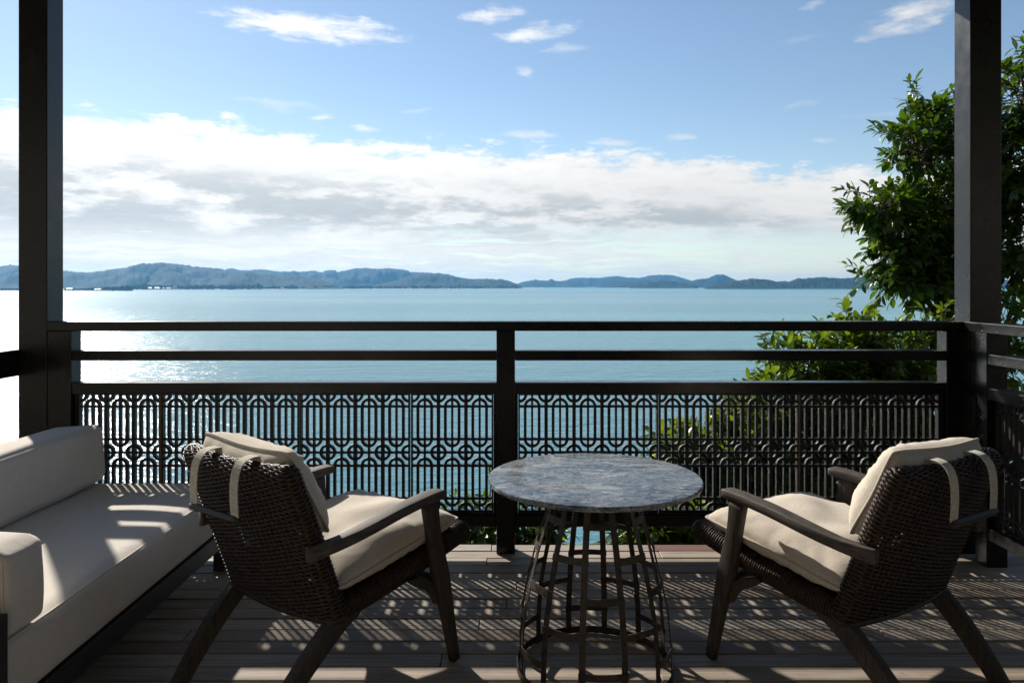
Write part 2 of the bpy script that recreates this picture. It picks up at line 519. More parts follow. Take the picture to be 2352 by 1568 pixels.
def tag(o, label=None, cat=None, group=None, kind=None):
    if label: o['label'] = label
    if cat: o['category'] = cat
    if group: o['group'] = group
    if kind: o['kind'] = kind
    return o

def empty(name, loc, rz=0.0):
    o = bpy.data.objects.new(name, None); COL.objects.link(o)
    o.location = loc; o.rotation_euler = (0, 0, rz); o.empty_display_size = .1
    return o

def tube(path, rad, sides=6, closed=False, flat=None):
    """tube along a list of points; rad scalar or per point"""
    P = [Vector(p) for p in path]; n = len(P)
    R = rad if hasattr(rad, '__len__') else [rad] * n
    V = []; Fc = []
    prev = None
    for i in range(n):
        if closed: t = (P[(i + 1) % n] - P[i - 1])
        else: t = P[min(i + 1, n - 1)] - P[max(i - 1, 0)]
        t.normalize()
        if prev is None:
            a = Vector((0, 0, 1)) if abs(t.z) < .9 else Vector((1, 0, 0))
            nx = t.cross(a).normalized()
        else:
            nx = (prev - t * prev.dot(t)).normalized()
        prev = nx; ny = t.cross(nx)
        for k in range(sides):
            an = 2 * math.pi * k / sides
            V.append(P[i] + (nx * math.cos(an) + ny * math.sin(an)) * R[i])
    m = n if closed else n - 1
    for i in range(m):
        j = (i + 1) % n
        for k in range(sides):
            k2 = (k + 1) % sides
            Fc.append((i * sides + k, i * sides + k2, j * sides + k2, j * sides + k))
    if not closed:
        Fc.append(tuple(range(sides - 1, -1, -1)))
        Fc.append(tuple((n - 1) * sides + k for k in range(sides)))
    return V, Fc

def spline(pts, n):
    """Catmull-Rom through points (any dimension), n samples"""
    P = np.array(pts, float); P = np.vstack([2 * P[0] - P[1], P, 2 * P[-1] - P[-2]])
    out = []
    m = len(pts) - 1
    for i in range(n):
        s = i / (n - 1) * m; k = min(int(s), m - 1); t = s - k
        a, b, c, d = P[k], P[k + 1], P[k + 2], P[k + 3]
        out.append(.5 * ((2 * b) + (-a + c) * t + (2 * a - 5 * b + 4 * c - d) * t * t + (-a + 3 * b - 3 * c + d) * t ** 3))
    return np.array(out)

def rect_sweep(pts, n=14, side=(1, 0, 0), r=.28):
    """rounded rectangular bar along pts: rows (x, y, z, width_along_side, height_across)"""
    D = spline(pts, n)
    C = D[:, :3]; sd_ = Vector(side).normalized()
    prof = []
    for cx, cy, a0 in ((1, 1, 0), (-1, 1, 90), (-1, -1, 180), (1, -1, 270)):
        for a in (10, 45, 80):
            q = math.radians(a0 + a)
            prof.append((cx * (1 - r) + r * math.cos(q), cy * (1 - r) + r * math.sin(q)))
    K = len(prof); V = []; Fc = []
    for i in range(n):
        t = Vector(C[min(i + 1, n - 1)] - C[max(i - 1, 0)]).normalized()
        up = t.cross(sd_).normalized() * -1
        sx = up.cross(t).normalized() * -1
        if sx.dot(sd_) < 0: sx = -sx
        for a, b in prof:
            V.append(Vector(C[i]) + sx * (a * D[i, 3] / 2) + up * (b * D[i, 4] / 2))
    for i in range(n - 1):
        for k in range(K):
            k2 = (k + 1) % K
            Fc.append((i * K + k, i * K + k2, (i + 1) * K + k2, (i + 1) * K + k))
    Fc.append(tuple(range(K - 1, -1, -1))); Fc.append(tuple((n - 1) * K + k for k in range(K)))
    me = pydata('bar', V, Fc)
    bm = bmesh.new(); bm.from_mesh(me); bmesh.ops.recalc_face_normals(bm, faces=bm.faces)
    bm.to_mesh(me); bm.free()
    me.shade_smooth()
    return me

def smooth_angle(o, deg=40):
    me = o.data
    me.shade_smooth()
    try: me.set_sharp_from_angle(angle=math.radians(deg))
    except Exception: pass

def rounded_box(sx, sy, sz, r, n=14, puff=0.0, wob=0.0, seed=0.0):
    """soft upholstery block centred on the origin"""
    V = []; Q = []; idx = {}
    h = Vector((sx / 2, sy / 2, sz / 2))
    def vert(p):
        key = tuple(round(c, 5) for c in p)
        if key in idx: return idx[key]
        q = Vector((p[0] * h.x, p[1] * h.y, p[2] * h.z))
        core = Vector([max(-h[i] + r, min(h[i] - r, q[i])) for i in range(3)])
        d = q - core
        if d.length > 1e-9: q = core + d.normalized() * r
        b = [1 - p[i] ** 2 for i in range(3)]
        nn = Vector((0, 0, 0))
        for i in range(3):
            j, k = (i + 1) % 3, (i + 2) % 3
            w = max(0, abs(p[i]) - .6) / .4
            nn[i] = math.copysign(puff * b[j] ** .5 * b[k] ** .5 * w, p[i])
        q = q + nn
        if wob:
            q = q + mnoise.noise_vector(q * 4.5 + Vector((seed, seed * 2, 0))) * wob
        V.append(q); idx[key] = len(V) - 1
        return idx[key]
    # cube-face grid, denser towards the edges
    g = [math.sin((i / n - .5) * math.pi) * .35 + (2 * i / n - 1) * .65 for i in range(n + 1)]
    g[0], g[-1] = -1.0, 1.0
    for ax in range(3):
        for s in (-1, 1):
            for i in range(n):
                for j in range(n):
                    c = []
                    for (a, b) in ((g[i], g[j]), (g[i + 1], g[j]), (g[i + 1], g[j + 1]), (g[i], g[j + 1])):
                        p = [0, 0, 0]; p[ax] = s; p[(ax + 1) % 3] = a; p[(ax + 2) % 3] = b
                        c.append(vert(p))
                    Q.append(c if s > 0 else c[::-1])
    me = pydata('soft_block', V, Q); me.shade_smooth()
    return me

def pillow(sx, sy, t, n=34, edge=.006, power=2.6, gather=.010, seed=0.0, sag=None):
    """knife-edged cushion in its own XY plane; returns cushion mesh and piping mesh"""
    V = []; Q = []
    def outline(a, b):
        # corners pulled out, sides drawn in a little
        pinch = 1 - .035 * (1 - abs(a) ** 2) * abs(b) ** 3
        pinch2 = 1 - .035 * (1 - abs(b) ** 2) * abs(a) ** 3
        rr = 1 - .045 * (abs(a) * abs(b)) ** 6
        return a * sx / 2 * pinch2 * rr, b * sy / 2 * pinch * rr
    def pt(a, b, s):
        x, y = outline(a, b)
        h = t / 2 * max(0.0, (1 - abs(a) ** power)) ** .5 * max(0.0, (1 - abs(b) ** power)) ** .5
        rim = max(abs(a), abs(b))
        wr = mnoise.noise(Vector((math.atan2(b, a) * 9, seed, 0))) * gather * max(0, (rim - .55) / .45) * (1 - rim ** 8)
        wr += mnoise.noise(Vector((x * 7, y * 7, seed + s * 3))) * gather * .9 * (1 - rim ** 4)
        z = s * (h + edge * .3 + wr * (1 if rim < .999 else 0))
        if sag: z += sag(x, y)
        return Vector((x, y, z))
    g = [math.copysign(1 - (1 - abs(2 * i / n - 1)) ** 1.45, 2 * i / n - 1) if True else 0 for i in range(n + 1)]
    for s in (1, -1):
        for i in range(n + 1):
            for j in range(n + 1):
                V.append(pt(g[i], g[j], s))
    o = (n + 1) ** 2
    for i in range(n):
        for j in range(n):
            a = i * (n + 1) + j
            Q.append((a, a + n + 1, a + n + 2, a + 1))
            Q.append((o + a, o + a + 1, o + a + n + 2, o + a + n + 1))
    ring = [(i, 0) for i in range(n)] + [(n, j) for j in range(n)] + [(i, n) for i in range(n, 0, -1)] + [(0, j) for j in range(n, 0, -1)]
    for k in range(len(ring)):
        i, j = ring[k]; i2, j2 = ring[(k + 1) % len(ring)]
        a = i * (n + 1) + j; b = i2 * (n + 1) + j2
        Q.append((a, b, o + b, o + a))
    me = pydata('cushion', V, Q)
    bm = bmesh.new(); bm.from_mesh(me); bmesh.ops.recalc_face_normals(bm, faces=bm.faces); bm.to_mesh(me); bm.free()
    me.shade_smooth()
    rp = []
    for i, j in ring:
        x, y = outline(g[i], g[j]); d = Vector((x, y, 0)).normalized() * .003
        rp.append(Vector((x, y, sag(x, y) if sag else 0)) + d)
    pv, pf = tube(rp, .0048, 7, closed=True)
    pm = pydata('piping', pv, pf); pm.shade_smooth()
    return me, pm


# ================================================================== SETTING
SEA_Z = EYE - 20.0

# ---- deck of separate planks
DX0, DX1, DY0, DY1 = -3.0, 3.0, -1.1, 3.735
deck = box('deck', M['under'], DX0, DX1, DY0, DY1 - .012, -.16, -.030, bev=0)
tag(deck, kind='structure')
pitch = .092
row = 0; y1 = DY1
prng = random.Random(5)
while y1 > DY0 + .02:
    y0 = y1 - pitch
    cuts = [DX0]
    x = DX0 + prng.uniform(.5, 2.3)
    while x < DX1 - .35:
        cuts.append(x); x += prng.uniform(1.35, 2.6)
    if row == 0: cuts = [DX0, -1.62, -.098, .675, DX1]
    if row == 1: cuts = [DX0, -1.3, .70, DX1]
    if row == 2: cuts = [DX0, -1.75, -.115, 1.72, DX1]
    cuts.append(DX1) if cuts[-1] != DX1 else None
    for a, b in zip(cuts[:-1], cuts[1:]):
        red = row == 0 and abs(a - .675) < 1e-6
        dz = prng.uniform(-.0018, .0018)
        p = box('plank', M['red'] if red else M['plank'], a + .0016, b - .0016, y0 + .0032 + prng.uniform(0, .0012), y1 - .0028, -.026, dz, deck, .0022)
        if red: p['label'] = 'newer reddish plank at the deck edge'
    y1 = y0; row += 1

# ---- roof and wall of the house behind the photographer (they shade the terrace)
tag(box('terrace_roof', M['ceiling'], -3.15, 3.15, -1.6, 4.05, 2.84, 3.02, bev=.01), kind='structure')
tag(box('house_wall', M['wall'], -9, 9, -1.45, -1.2, -.2, 2.836, bev=.01), kind='structure')

# ---- hillside under the deck, falling to the sea
def hillside():
    nx, ny = 80, 90
    V = []; Q = []
    for j in range(ny):
        t = j / (ny - 1); Y = -60 + 127 * t
        for i in range(nx):
            X = -60 + 120 * i / (nx - 1)
            z = -1.35 - .62 * max(0, Y - 3.4) - .002 * max(0, Y - 3.4) ** 2
            z += .16 * max(0, X - 2.5) * math.exp(-((Y - 8) / 14) ** 2) - .10 * max(0, -X - 3)
            z += mnoise.noise(Vector((X * .25, Y * .25, 1.7))) * .7 + mnoise.noise(Vector((X * .9, Y * .9, 4.2))) * .22
            z = min(z, -.55)
            z += .75 * max(0, -4.5 - Y) + (.55 * max(0, 1.0 - Y) * min(1, max(0, abs(X) - 4.5) / 3))
            V.append((X, Y, max(z, SEA_Z - .8)))
    for j in range(ny - 1):
        for i in range(nx - 1):
            a = j * nx + i; Q.append((a, a + 1, a + nx + 1, a + nx))
    o = link('hillside', pydata('hillside', V, Q), M['soil'], smooth=True)
    tag(o, kind='structure')
hillside()

# ---- sea
R_ = 10500.0
sea = link('sea', pydata('sea', [(-R_, -300, SEA_Z), (R_, -300, SEA_Z), (R_, R_, SEA_Z), (-R_, R_, SEA_Z)], [(0, 1, 2, 3)]), M['sea'])
tag(sea, kind='structure')

# ---- hills and islands across the water
hill_far = mat_hill('far_forest', (.006, .015, .012), (.013, .026, .017), (.030, .043, .026), .012)
hill_near = mat_hill('island_forest', (.006, .015, .007), (.016, .032, .011), (.040, .058, .022), .03)
hill_plain = mat_hill('mainland_forest', (.008, .018, .012), (.017, .030, .017), (.060, .075, .042), .010)

def ridge(name, prof, d0, d1, mat, step=2.0, rows=22, rough=.05, canopy=4.0, seed=0.0):
    """hill seen across the water: prof = ridge line, d0 = shore depth, d1 = depth of the crest"""
    us = np.arange(prof[0][0], prof[-1][0] + step, step)
    pu = [p[0] for p in prof]; pv = [p[1] for p in prof]
    vs = np.interp(us, pu, pv)
    V = []; Q = []
    back = 10
    for k, u in enumerate(us):
        zr = EYE + (HY - vs[k]) * d1 / F - SEA_Z
        for j in range(rows + back):
            if j < rows:
                t = j / (rows - 1); Y = d0 + (d1 - d0) * t
                h = zr * (t ** .85 * .55 + .45 * t * t * (3 - 2 * t))
            else:
                t = (j - rows + 1) / back; Y = d1 + (d1 - d0) * .8 * t
                h = zr * (1 - t * t * (3 - 2 * t))
            X = (u - CX) * Y / F
            w = min(1, h / (zr + 1e-6) + .02)
            g = mnoise.fractal(Vector((X * .004 + seed, Y * .0025, seed)), .9, 2.1, 4)
            body = 4 * w * (1 - w) * zr * g * .55 if j < rows else 0
            c = (mnoise.noise(Vector((X * .045, Y * .03, seed + 3))) * .55 + mnoise.noise(Vector((X * .11, Y * .05, seed + 8))) * .45) * canopy * min(1, 2.5 * w)
            V.append((X, Y, SEA_Z - 1.0 + max(0, h + body + c * 1.0) * 1.0 + (1.0 if h > .5 else 0)))
    n = rows + back
    for k in range(len(us) - 1):
        for j in range(n - 1):
            a = k * n + j; Q.append((a, a + 1, a + n + 1, a + n))
    o = link(name, pydata(name, V, Q), mat, smooth=True)
    tag(o, kind='structure')
    return o

ridge('mainland_hills', [(-120, 622), (-60, 616), (0, 611.7), (12, 610), (25, 608), (40, 609.6), (95, 616), (150, 621), (173, 624.8), (204, 626.3), (227, 623.6), (242, 620.6), (264, 616.5), (285, 615.9), (302, 612.7), (325, 609.6), (342, 605.5), (367, 603.4), (379, 603.4), (396, 605.5), (427, 609), (458, 613), (490, 614.8), (530, 622), (570, 626), (621, 630), (677, 631.7), (709, 636.4), (740, 644), (759, 650), (790, 660)], 3900, 4900, hill_plain, canopy=13, seed=1.3)
ridge('rear_hills', [(470, 640), (521, 619), (534, 616.7), (552, 620.8), (571, 620.8), (596, 618.3), (615, 619.8), (627, 622.3), (646, 627), (668, 628), (684, 624), (721, 621.7), (740, 625.5), (749, 620.8), (771, 619.8), (774, 624.8), (802, 619.2), (815, 616), (843, 615.5), (865, 617.7), (893, 616), (918, 618.3), (937, 620.8), (943, 624.8), (952, 624.8), (985, 626.5), (1000, 628), (1060, 645), (1110, 658)], 5600, 6600, hill_far, canopy=11, seed=4.1)
ridge('headland_hill', [(850, 657), (881, 650.4), (912, 644), (934, 635), (971, 631.7), (990, 627), (1002, 627), (1021, 629), (1040, 633), (1059, 638), (1077, 640.4), (1109, 640.4), (1118, 639.5), (1140, 642.6), (1149, 640.4), (1165, 644), (1187, 652), (1200, 659)], 4700, 5300, hill_plain, canopy=10, seed=7.7)
ridge('far_island', [(1180, 657), (1189, 651.8), (1200, 648), (1229, 642), (1240, 644), (1258, 644.5), (1266, 640), (1273, 644.5), (1284, 646), (1306, 643.5), (1331, 646), (1344, 658)], 7000, 7500, hill_far, canopy=11, seed=2.9)
ridge('long_far_island', [(1290, 650), (1306, 641.6), (1320, 638), (1375, 638), (1419, 633.6), (1437, 637), (1470, 638), (1492, 633), (1514, 630.7), (1539, 631.4), (1561, 636), (1583, 643), (1600, 651), (1615, 658)], 8000, 8700, hill_far, canopy=13, seed=5.5)
ridge('middle_island', [(1371, 660), (1390, 650.7), (1412, 646), (1434, 644.5), (1455, 647), (1470, 643.5), (1492, 643.5), (1510, 645), (1535, 650), (1556, 659)], 6400, 6800, hill_far, canopy=10, seed=9.2)
ridge('small_front_island', [(1446, 661), (1452, 656), (1474, 654), (1488, 649), (1528, 644.5), (1543, 646), (1565, 650.7), (1598, 654), (1604, 661)], 5000, 5250, hill_near, canopy=11, seed=3.3)
ridge('peaked_island', [(1570, 655), (1583, 647), (1605, 641), (1627, 638.7), (1645, 630.7), (1660, 630), (1674, 636), (1692, 643.4), (1711, 650), (1728, 660)], 6300, 6800, hill_far, canopy=11, seed=6.1)
ridge('wooded_island', [(1617, 664), (1630, 657), (1652, 652.5), (1689, 647), (1711, 643.4), (1740, 641.6), (1765, 642.7), (1784, 647), (1813, 647), (1831, 640), (1856, 638.7), (1893, 636.5), (1929, 640), (1966, 637), (2002, 634), (2060, 632), (2200, 638), (2352, 646), (2480, 660)], 4000, 4350, hill_near, step=1.5, canopy=11, seed=8.4)

# ---- low shores
def shore(name, edge, depth_back, mat, z=1.2):
    V = []; Q = []
    for u, d in edge:
        for k, (dd, h) in enumerate(((0, -.4), (12, z * .6), (60, z), (depth_back, z + 2))):
            Y = d + dd; V.append(((u - CX) * Y / F, Y, SEA_Z + h))
    for i in range(len(edge) - 1):
        for k in range(3):
            a = i * 4 + k; Q.append((a, a + 1, a + 5, a + 4))
    o = link(name, pydata(name, V, Q), mat, smooth=True); tag(o, kind='structure')
shore('sand_spit', [(-150, 2650), (0, 2680), (120, 2690), (200, 2700), (270, 2720), (300, 2760), (312, 2800)], 700, M['sand'])
shore('mainland_shore', [(-150, 3250), (250, 3250), (330, 3230), (500, 3420), (640, 3720), (760, 4050), (900, 4250), (1040, 4350), (1190, 4550), (1250, 4650)], 900, M['sand'])

def far_wood():
    """shoreline trees, a few pixels each"""
    bm = bmesh.new(); bmesh.ops.create_icosphere(bm, subdivisions=1, radius=1.0)
    base = np.array([v.co for v in bm.verts]); tri = np.array([[v.index for v in f.verts] for f in bm.faces]); bm.free()
    Vs = []; Ts = []; off = 0
    fr = random.Random(21)
    def tree(u, d, h):
        nonlocal off
        for b in range(3):
            hh = h * fr.uniform(.35, .6); z = SEA_Z + 1 + hh + (h - 2 * hh) * b / 2
            X = (u - CX) * d / F + fr.uniform(-.25, .25) * h
            P = base * (1 + np.array([[fr.uniform(-.25, .3)] for _ in range(len(base))]))
            P = P * np.array([h * fr.uniform(.22, .42), h * .35, hh]) + np.array([X, d + fr.uniform(-5, 5), z])
            Vs.append(P); Ts.append(tri + off); off += len(P)
    for _ in range(330):
        u = fr.uniform(150, 306) if fr.random() < .75 else fr.uniform(-60, 60)
        k = .55 + .75 * max(0, (u - 190) / 110) if u > 100 else .6
        tree(u, 2730 + fr.uniform(0, 160), fr.uniform(7, 15) * k)
    for _ in range(1150):
        u = fr.uniform(300, 1190); d = np.interp(u, [300, 500, 640, 760, 900, 1040, 1190], [3260, 3440, 3740, 4070, 4270, 4370, 4570])
        clump = mnoise.noise(Vector((u * .035, 0, 2)))
        if fr.random() < .35 - clump: continue
        tree(u, d + fr.uniform(10, 260), fr.uniform(8, 18) * (1 + .5 * clump) * (1.25 if u < 600 else .95))
    me = npmesh('far_wood', np.vstack(Vs), np.vstack(Ts)); me.shade_smooth()
    o = link('shoreline_wood', me, hill_near); tag(o, kind='stuff')
far_wood()

def far_building(u, d, w, h, label, dep=14, roof=None, peak=.35):
    x = (u - CX) * d / F
    r = empty('far_building', (x, d, SEA_Z + 2.2))
    tag(r, label, 'building', 'small buildings along the far shore')
    link('wall', boxmesh('wall', -w / 2, w / 2, -dep / 2, dep / 2, 0, h, .02), M['white'], r)
    a = w / 2 + .8; e = dep / 2 + .8
    V = [(-a, -e, h + .02), (a, -e, h + .02), (a, e, h + .02), (-a, e, h + .02), (-a * .8, 0, h + h * peak + .3), (a * .8, 0, h + h * peak + .3)]
    link('roof', pydata('roof', V, [(0, 1, 5, 4), (2, 3, 4, 5), (1, 2, 5), (3, 0, 4), (3, 2, 1, 0)]), roof or M['roofm'], r)
far_building(352, 3330, 62, 6, 'long low white hall behind the trees right of the sandy spit')
far_building(384, 3350, 36, 5, 'lower white hall between the long hall and the bright house')
far_building(402, 3300, 15, 9, 'brightest tall white house on the far shore', roof=M['white'], peak=.9)
far_building(161, 2740, 18, 5, 'white house on the spit just right of the left post')
far_building(226, 2725, 22, 3.6, 'low white sheds in the middle of the sandy spit')
far_building(249, 2760, 8, 6, 'narrow white house among the dark trees on the spit')
far_building(585, 3640, 16, 6, 'white shore house below the grey green slope', roof=M['white'])
far_building(648, 3760, 11, 5, 'tiny white shore house left of the low mainland tree line', roof=M['white'])
far_building(1128, 4620, 50, 7, 'pale wide building at the foot of the headland hill')

# ---- haze over the water
hz_me = boxmesh('haze', -10600, 10600, -320, 10700, SEA_Z - 1.0, 142, 0)
hm = bpy.data.materials.new('sea_haze'); hm.use_nodes = True
ht = NT(hm.node_tree); ht.n.clear()
pv = ht.node('ShaderNodeVolumePrincipled'); ho = ht.node('ShaderNodeOutputMaterial')
pv.inputs['Color'].default_value = (.20, .56, 1.0, 1)
pv.inputs['Density'].default_value = 7.0e-5
pv.inputs['Anisotropy'].default_value = .35
ht.l.new(pv.outputs[0], ho.inputs['Volume'])
haze = link('haze', hz_me, hm); tag(haze, kind='stuff')
hm.cycles.homogeneous_volume = True


# ================================================================== POSTS AND RAILINGS
P = M['paint']
YF, YB = 3.600, 3.685
def tall_post(x0, x1, label):
    r = empty('corner_post', ((x0 + x1) / 2, YF, 0))
    tag(r, label, 'post', 'tall black posts at the terrace corners')
    w = (x1 - x0) / 2
    box('shaft', P, -w, w, 0, .132, .001, 2.838, r, .004, 2)
    return r
tall_post(-2.333, -2.197, 'tall black corner post rising beside the beige sofa')
tall_post(2.166, 2.314, 'tall black corner post in front of the leafy tree')

def arc_bar(cx, cz, rad, a0, a1, n, wid, dep, closed=False):
    """flat-bar arc in the XZ plane"""
    V = []; Q = []
    m = n if closed else n + 1
    for i in range(m):
        a = math.radians(a0 + (a1 - a0) * i / n)
        for (rr, yy) in ((rad - wid / 2, -dep / 2), (rad + wid / 2, -dep / 2), (rad + wid / 2, dep / 2), (rad - wid / 2, dep / 2)):
            V.append((cx + math.cos(a) * rr, yy, cz + math.sin(a) * rr))
    for i in range(n):
        j = (i + 1) % m
        for k in range(4):
            k2 = (k + 1) % 4
            Q.append((i * 4 + k, i * 4 + k2, j * 4 + k2, j * 4 + k))
    return V, Q

def stadium_bar(half, rad, n, wid, dep):
    V = []; Q = []
    pts = []
    for i in range(n + 1):
        a = math.pi * i / n; pts.append((math.cos(a), math.sin(a), half))
    for i in range(n + 1):
        a = math.pi + math.pi * i / n; pts.append((math.cos(a), math.sin(a), -half))
    for c, s, h in pts:
        for (rr, yy) in ((rad - wid / 2, -dep / 2), (rad + wid / 2, -dep / 2), (rad + wid / 2, dep / 2), (rad - wid / 2, dep / 2)):
            V.append((c * rr, yy, h + s * rr))
    m = len(pts)
    for i in range(m):
        j = (i + 1) % m
        for k in range(4):
            k2 = (k + 1) % 4
            Q.append((i * 4 + k, i * 4 + k2, j * 4 + k2, j * 4 + k))
    return V, Q

LAT = {}
def lattice_panel(parent, x0, n, p, z0, H, yc, sunlit_seam=False):
    """cast screen panel of n pitches; pieces are its children"""
    key = round(p, 5)
    if key not in LAT:
        d = {}
        hh = (1.70 - .49) / 2 * p * H / (4.38 * p) if False else (1.70 - .49) / 2 * .131 * (H / .574)
        d['loop'] = pydata('long_loop', *stadium_bar(hh, .25 * p, 10, .0132, .018))
        d['ring'] = pydata('ring', *arc_bar(0, 0, .25 * p, 0, 360, 20, .0132, .018, True))
        d['arch'] = pydata('arch', *arc_bar(0, 0, .25 * p, 0, 180, 10, .0132, .018))
        d['qa'] = pydata('quarter_arch', *arc_bar(0, 0, .25 * p, 0, 90, 6, .0132, .018))
        d['qb'] = pydata('quarter_arch', *arc_bar(0, 0, .25 * p, 90, 180, 6, .0132, .018))
        d['ha'] = pydata('half_ring', *arc_bar(0, 0, .25 * p, -90, 90, 10, .0132, .018))
        d['hb'] = pydata('half_ring', *arc_bar(0, 0, .25 * p, 90, 270, 10, .0132, .018))
        d['thin'] = boxmesh('upright_bar', -.005, .005, -.011, .011, 0, H, .0015)
        d['thick'] = boxmesh('upright_bar', -.008, .008, -.013, .013, 0, H, .0018)
        LAT[key] = d
    d = LAT[key]; ir = M['iron']
    wid = n * p
    fr = bmesh.new()
    def addbox(a, b, c, e):
        g = bmesh.ops.create_cube(fr, size=1.0)
        for v in g['verts']:
            v.co = Vector(((a + b) / 2 + v.co.x * (b - a), v.co.y * .028, (c + e) / 2 + v.co.z * (e - c)))
    addbox(0.0008, .0085, 0, H); addbox(wid - .0085, wid - .0008, 0, H)
    addbox(.0086, wid - .0086, 0.0005, .009); addbox(.0086, wid - .0086, H - .009, H - .0005)
    me = bpy.data.meshes.new('lattice_panel'); fr.to_mesh(me); fr.free()
    pan = link('lattice_panel', me, ir, parent, loc=(x0, yc, z0))
    s = H / 4.38
    rows = [.49 * s, 1.70 * s, 2.19 * s, 2.68 * s, 3.89 * s]
    cb = 'cross_%d_%.5f' % (n, p)
    if cb not in LAT:
        LAT[cb] = boxmesh('cross_bar', .0086, wid - .0086, -.010, .010, -.0057, .0057, .0012)
    for z in rows: link('cross_bar', LAT[cb], ir, pan, loc=(0, 0, z))
    for i in range(n):
        cx = (i + .5) * p
        link('upright_bar', d['thin'], ir, pan, loc=(cx, 0, 0))
        for zc in ((rows[0] + rows[1]) / 2, (rows[3] + rows[4]) / 2):
            link('long_loop', d['loop'], ir, pan, loc=(cx, 0, zc))
    for i in range(1, n):
        cx = i * p
        link('upright_bar', d['thick'], ir, pan, loc=(cx, 0, 0))
        link('ring', d['ring'], ir, pan, loc=(cx, 0, rows[2]))
        link('arch', d['arch'], ir, pan, loc=(cx, 0, .006))
        a = link('arch', d['arch'], ir, pan, loc=(cx, 0, H - .006)); a.rotation_euler = (0, math.pi, 0)
    link('half_ring', d['ha'], ir, pan, loc=(0.004, 0, rows[2]))
    link('half_ring', d['hb'], ir, pan, loc=(wid - .004, 0, rows[2]))
    link('quarter_arch', d['qa'], ir, pan, loc=(0.004, 0, .006)); link('quarter_arch', d['qb'], ir, pan, loc=(wid - .004, 0, .006))
    a = link('quarter_arch', d['qb'], ir, pan, loc=(0.004, 0, H - .006)); a.rotation_euler = (0, math.pi, 0)
    a = link('quarter_arch', d['qa'], ir, pan, loc=(wid - .004, 0, H - .006)); a.rotation_euler = (0, math.pi, 0)
    if sunlit_seam:  # added strip that paints the sunlit edge between two panels
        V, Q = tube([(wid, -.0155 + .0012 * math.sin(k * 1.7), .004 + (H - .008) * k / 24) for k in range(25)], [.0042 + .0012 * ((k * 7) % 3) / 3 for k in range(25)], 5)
        link('lit_edge_strip', pydata('lit_edge_strip', V, Q), M['lit_seam'], pan)
    return pan

RAILS = [('top_rail', 1.054, 1.099), ('upper_rail', .914, .961), ('middle_rail', .756, .810), ('bottom_rail', .128, .182)]
front = empty('front_railing', (0, YF, 0))
tag(front, 'long black front railing with cast lattice screens facing the sea', 'railing')
def fpart(name, x0, x1, z0, z1, y0=0.0, y1=.085, bev=.003):
    return box(name, P, x0, x1, y0, y1, z0, z1, front, bev, 2)
SEC = [(-2.083, -.074), (.0144, 2.054)]
fpart('post', -2.195, -2.0832, .001, 1.0535)
fpart('post', -.0738, .0142, .001, 1.0535)
fpart('post', 2.0542, 2.1645, .001, 1.0535)
link('top_rail', boxmesh('top_rail', -2.1955, 2.165, -.004, .089, 1.054, 1.099, .004, 2), P, front)
for a, b in SEC:
    for nm, z0, z1 in RAILS[1:]:
        fpart(nm, a, b, z0, z1, .003, .082)
    fpart('sill', a, b, .1824, .190, .012, .074, .002)
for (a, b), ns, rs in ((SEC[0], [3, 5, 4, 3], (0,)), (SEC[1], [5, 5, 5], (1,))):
    marg = .014
    # dark jambs beside the posts
    fpart('jamb', a, a + marg, .1904, .7556, .022, .064, .002); fpart('jamb', b - marg, b, .1904, .7556, .022, .064, .002)
    gap = .004; p = (b - a - 2 * marg - .002 - gap * (len(ns) - 1)) / sum(ns)
    x = a + marg + .001
    for k, n in enumerate(ns):
        lattice_panel(front, x, n, p, .1906, .5648, .043, sunlit_seam=k in rs)
        x += n * p + gap

# right-hand side railing, running back towards the house
right = empty('side_railing', (2.18, 3.43, 0))
tag(right, 'black side railing at the right edge behind the right wicker chair', 'railing')
def rpart(name, x0, x1, y0, y1, z0, z1, bev=.003): return box(name, P, x0, x1, y0, y1, z0, z1, right, bev, 2)
rpart('post', -.046, .049, -.005, .080, .001, 1.0535)
rpart('post', -.046, .049, -1.78, -1.69, .001, 1.0535)
rpart('top_rail', -.050, .052, -2.6, .166, 1.054, 1.099)
for nm, z0, z1 in RAILS[1:]:
    rpart(nm, -.043, .045, -1.688, -.0055, z0, z1)
rpart('upper_rail', -.043, .045, .0805, .166, .914, .961); rpart('middle_rail', -.043, .045, .0805, .166, .756, .81)
nr = 13; pr = (1.688 - .0055 - .008) / nr
y = -.0095
for n in (5, 5, 3):
    pan = lattice_panel(right, 0, n, pr, .183, .5725, 0)
    pan.rotation_euler = (0, 0, -math.pi / 2); pan.location = (0.0, y, .183)
    y -= n * pr + .0005

# left side: one thick handrail on short posts
left = empty('side_handrail', (-2.38, 3.59, 0))
tag(left, 'single thick black handrail at the left edge above the sofa', 'railing')
box('handrail', P, -.04, .0455, -2.6, .06, .842, .966, left, .004, 2)
box('post', P, -.035, .045, -2.55, -2.46, .001, .8415, left, .003)

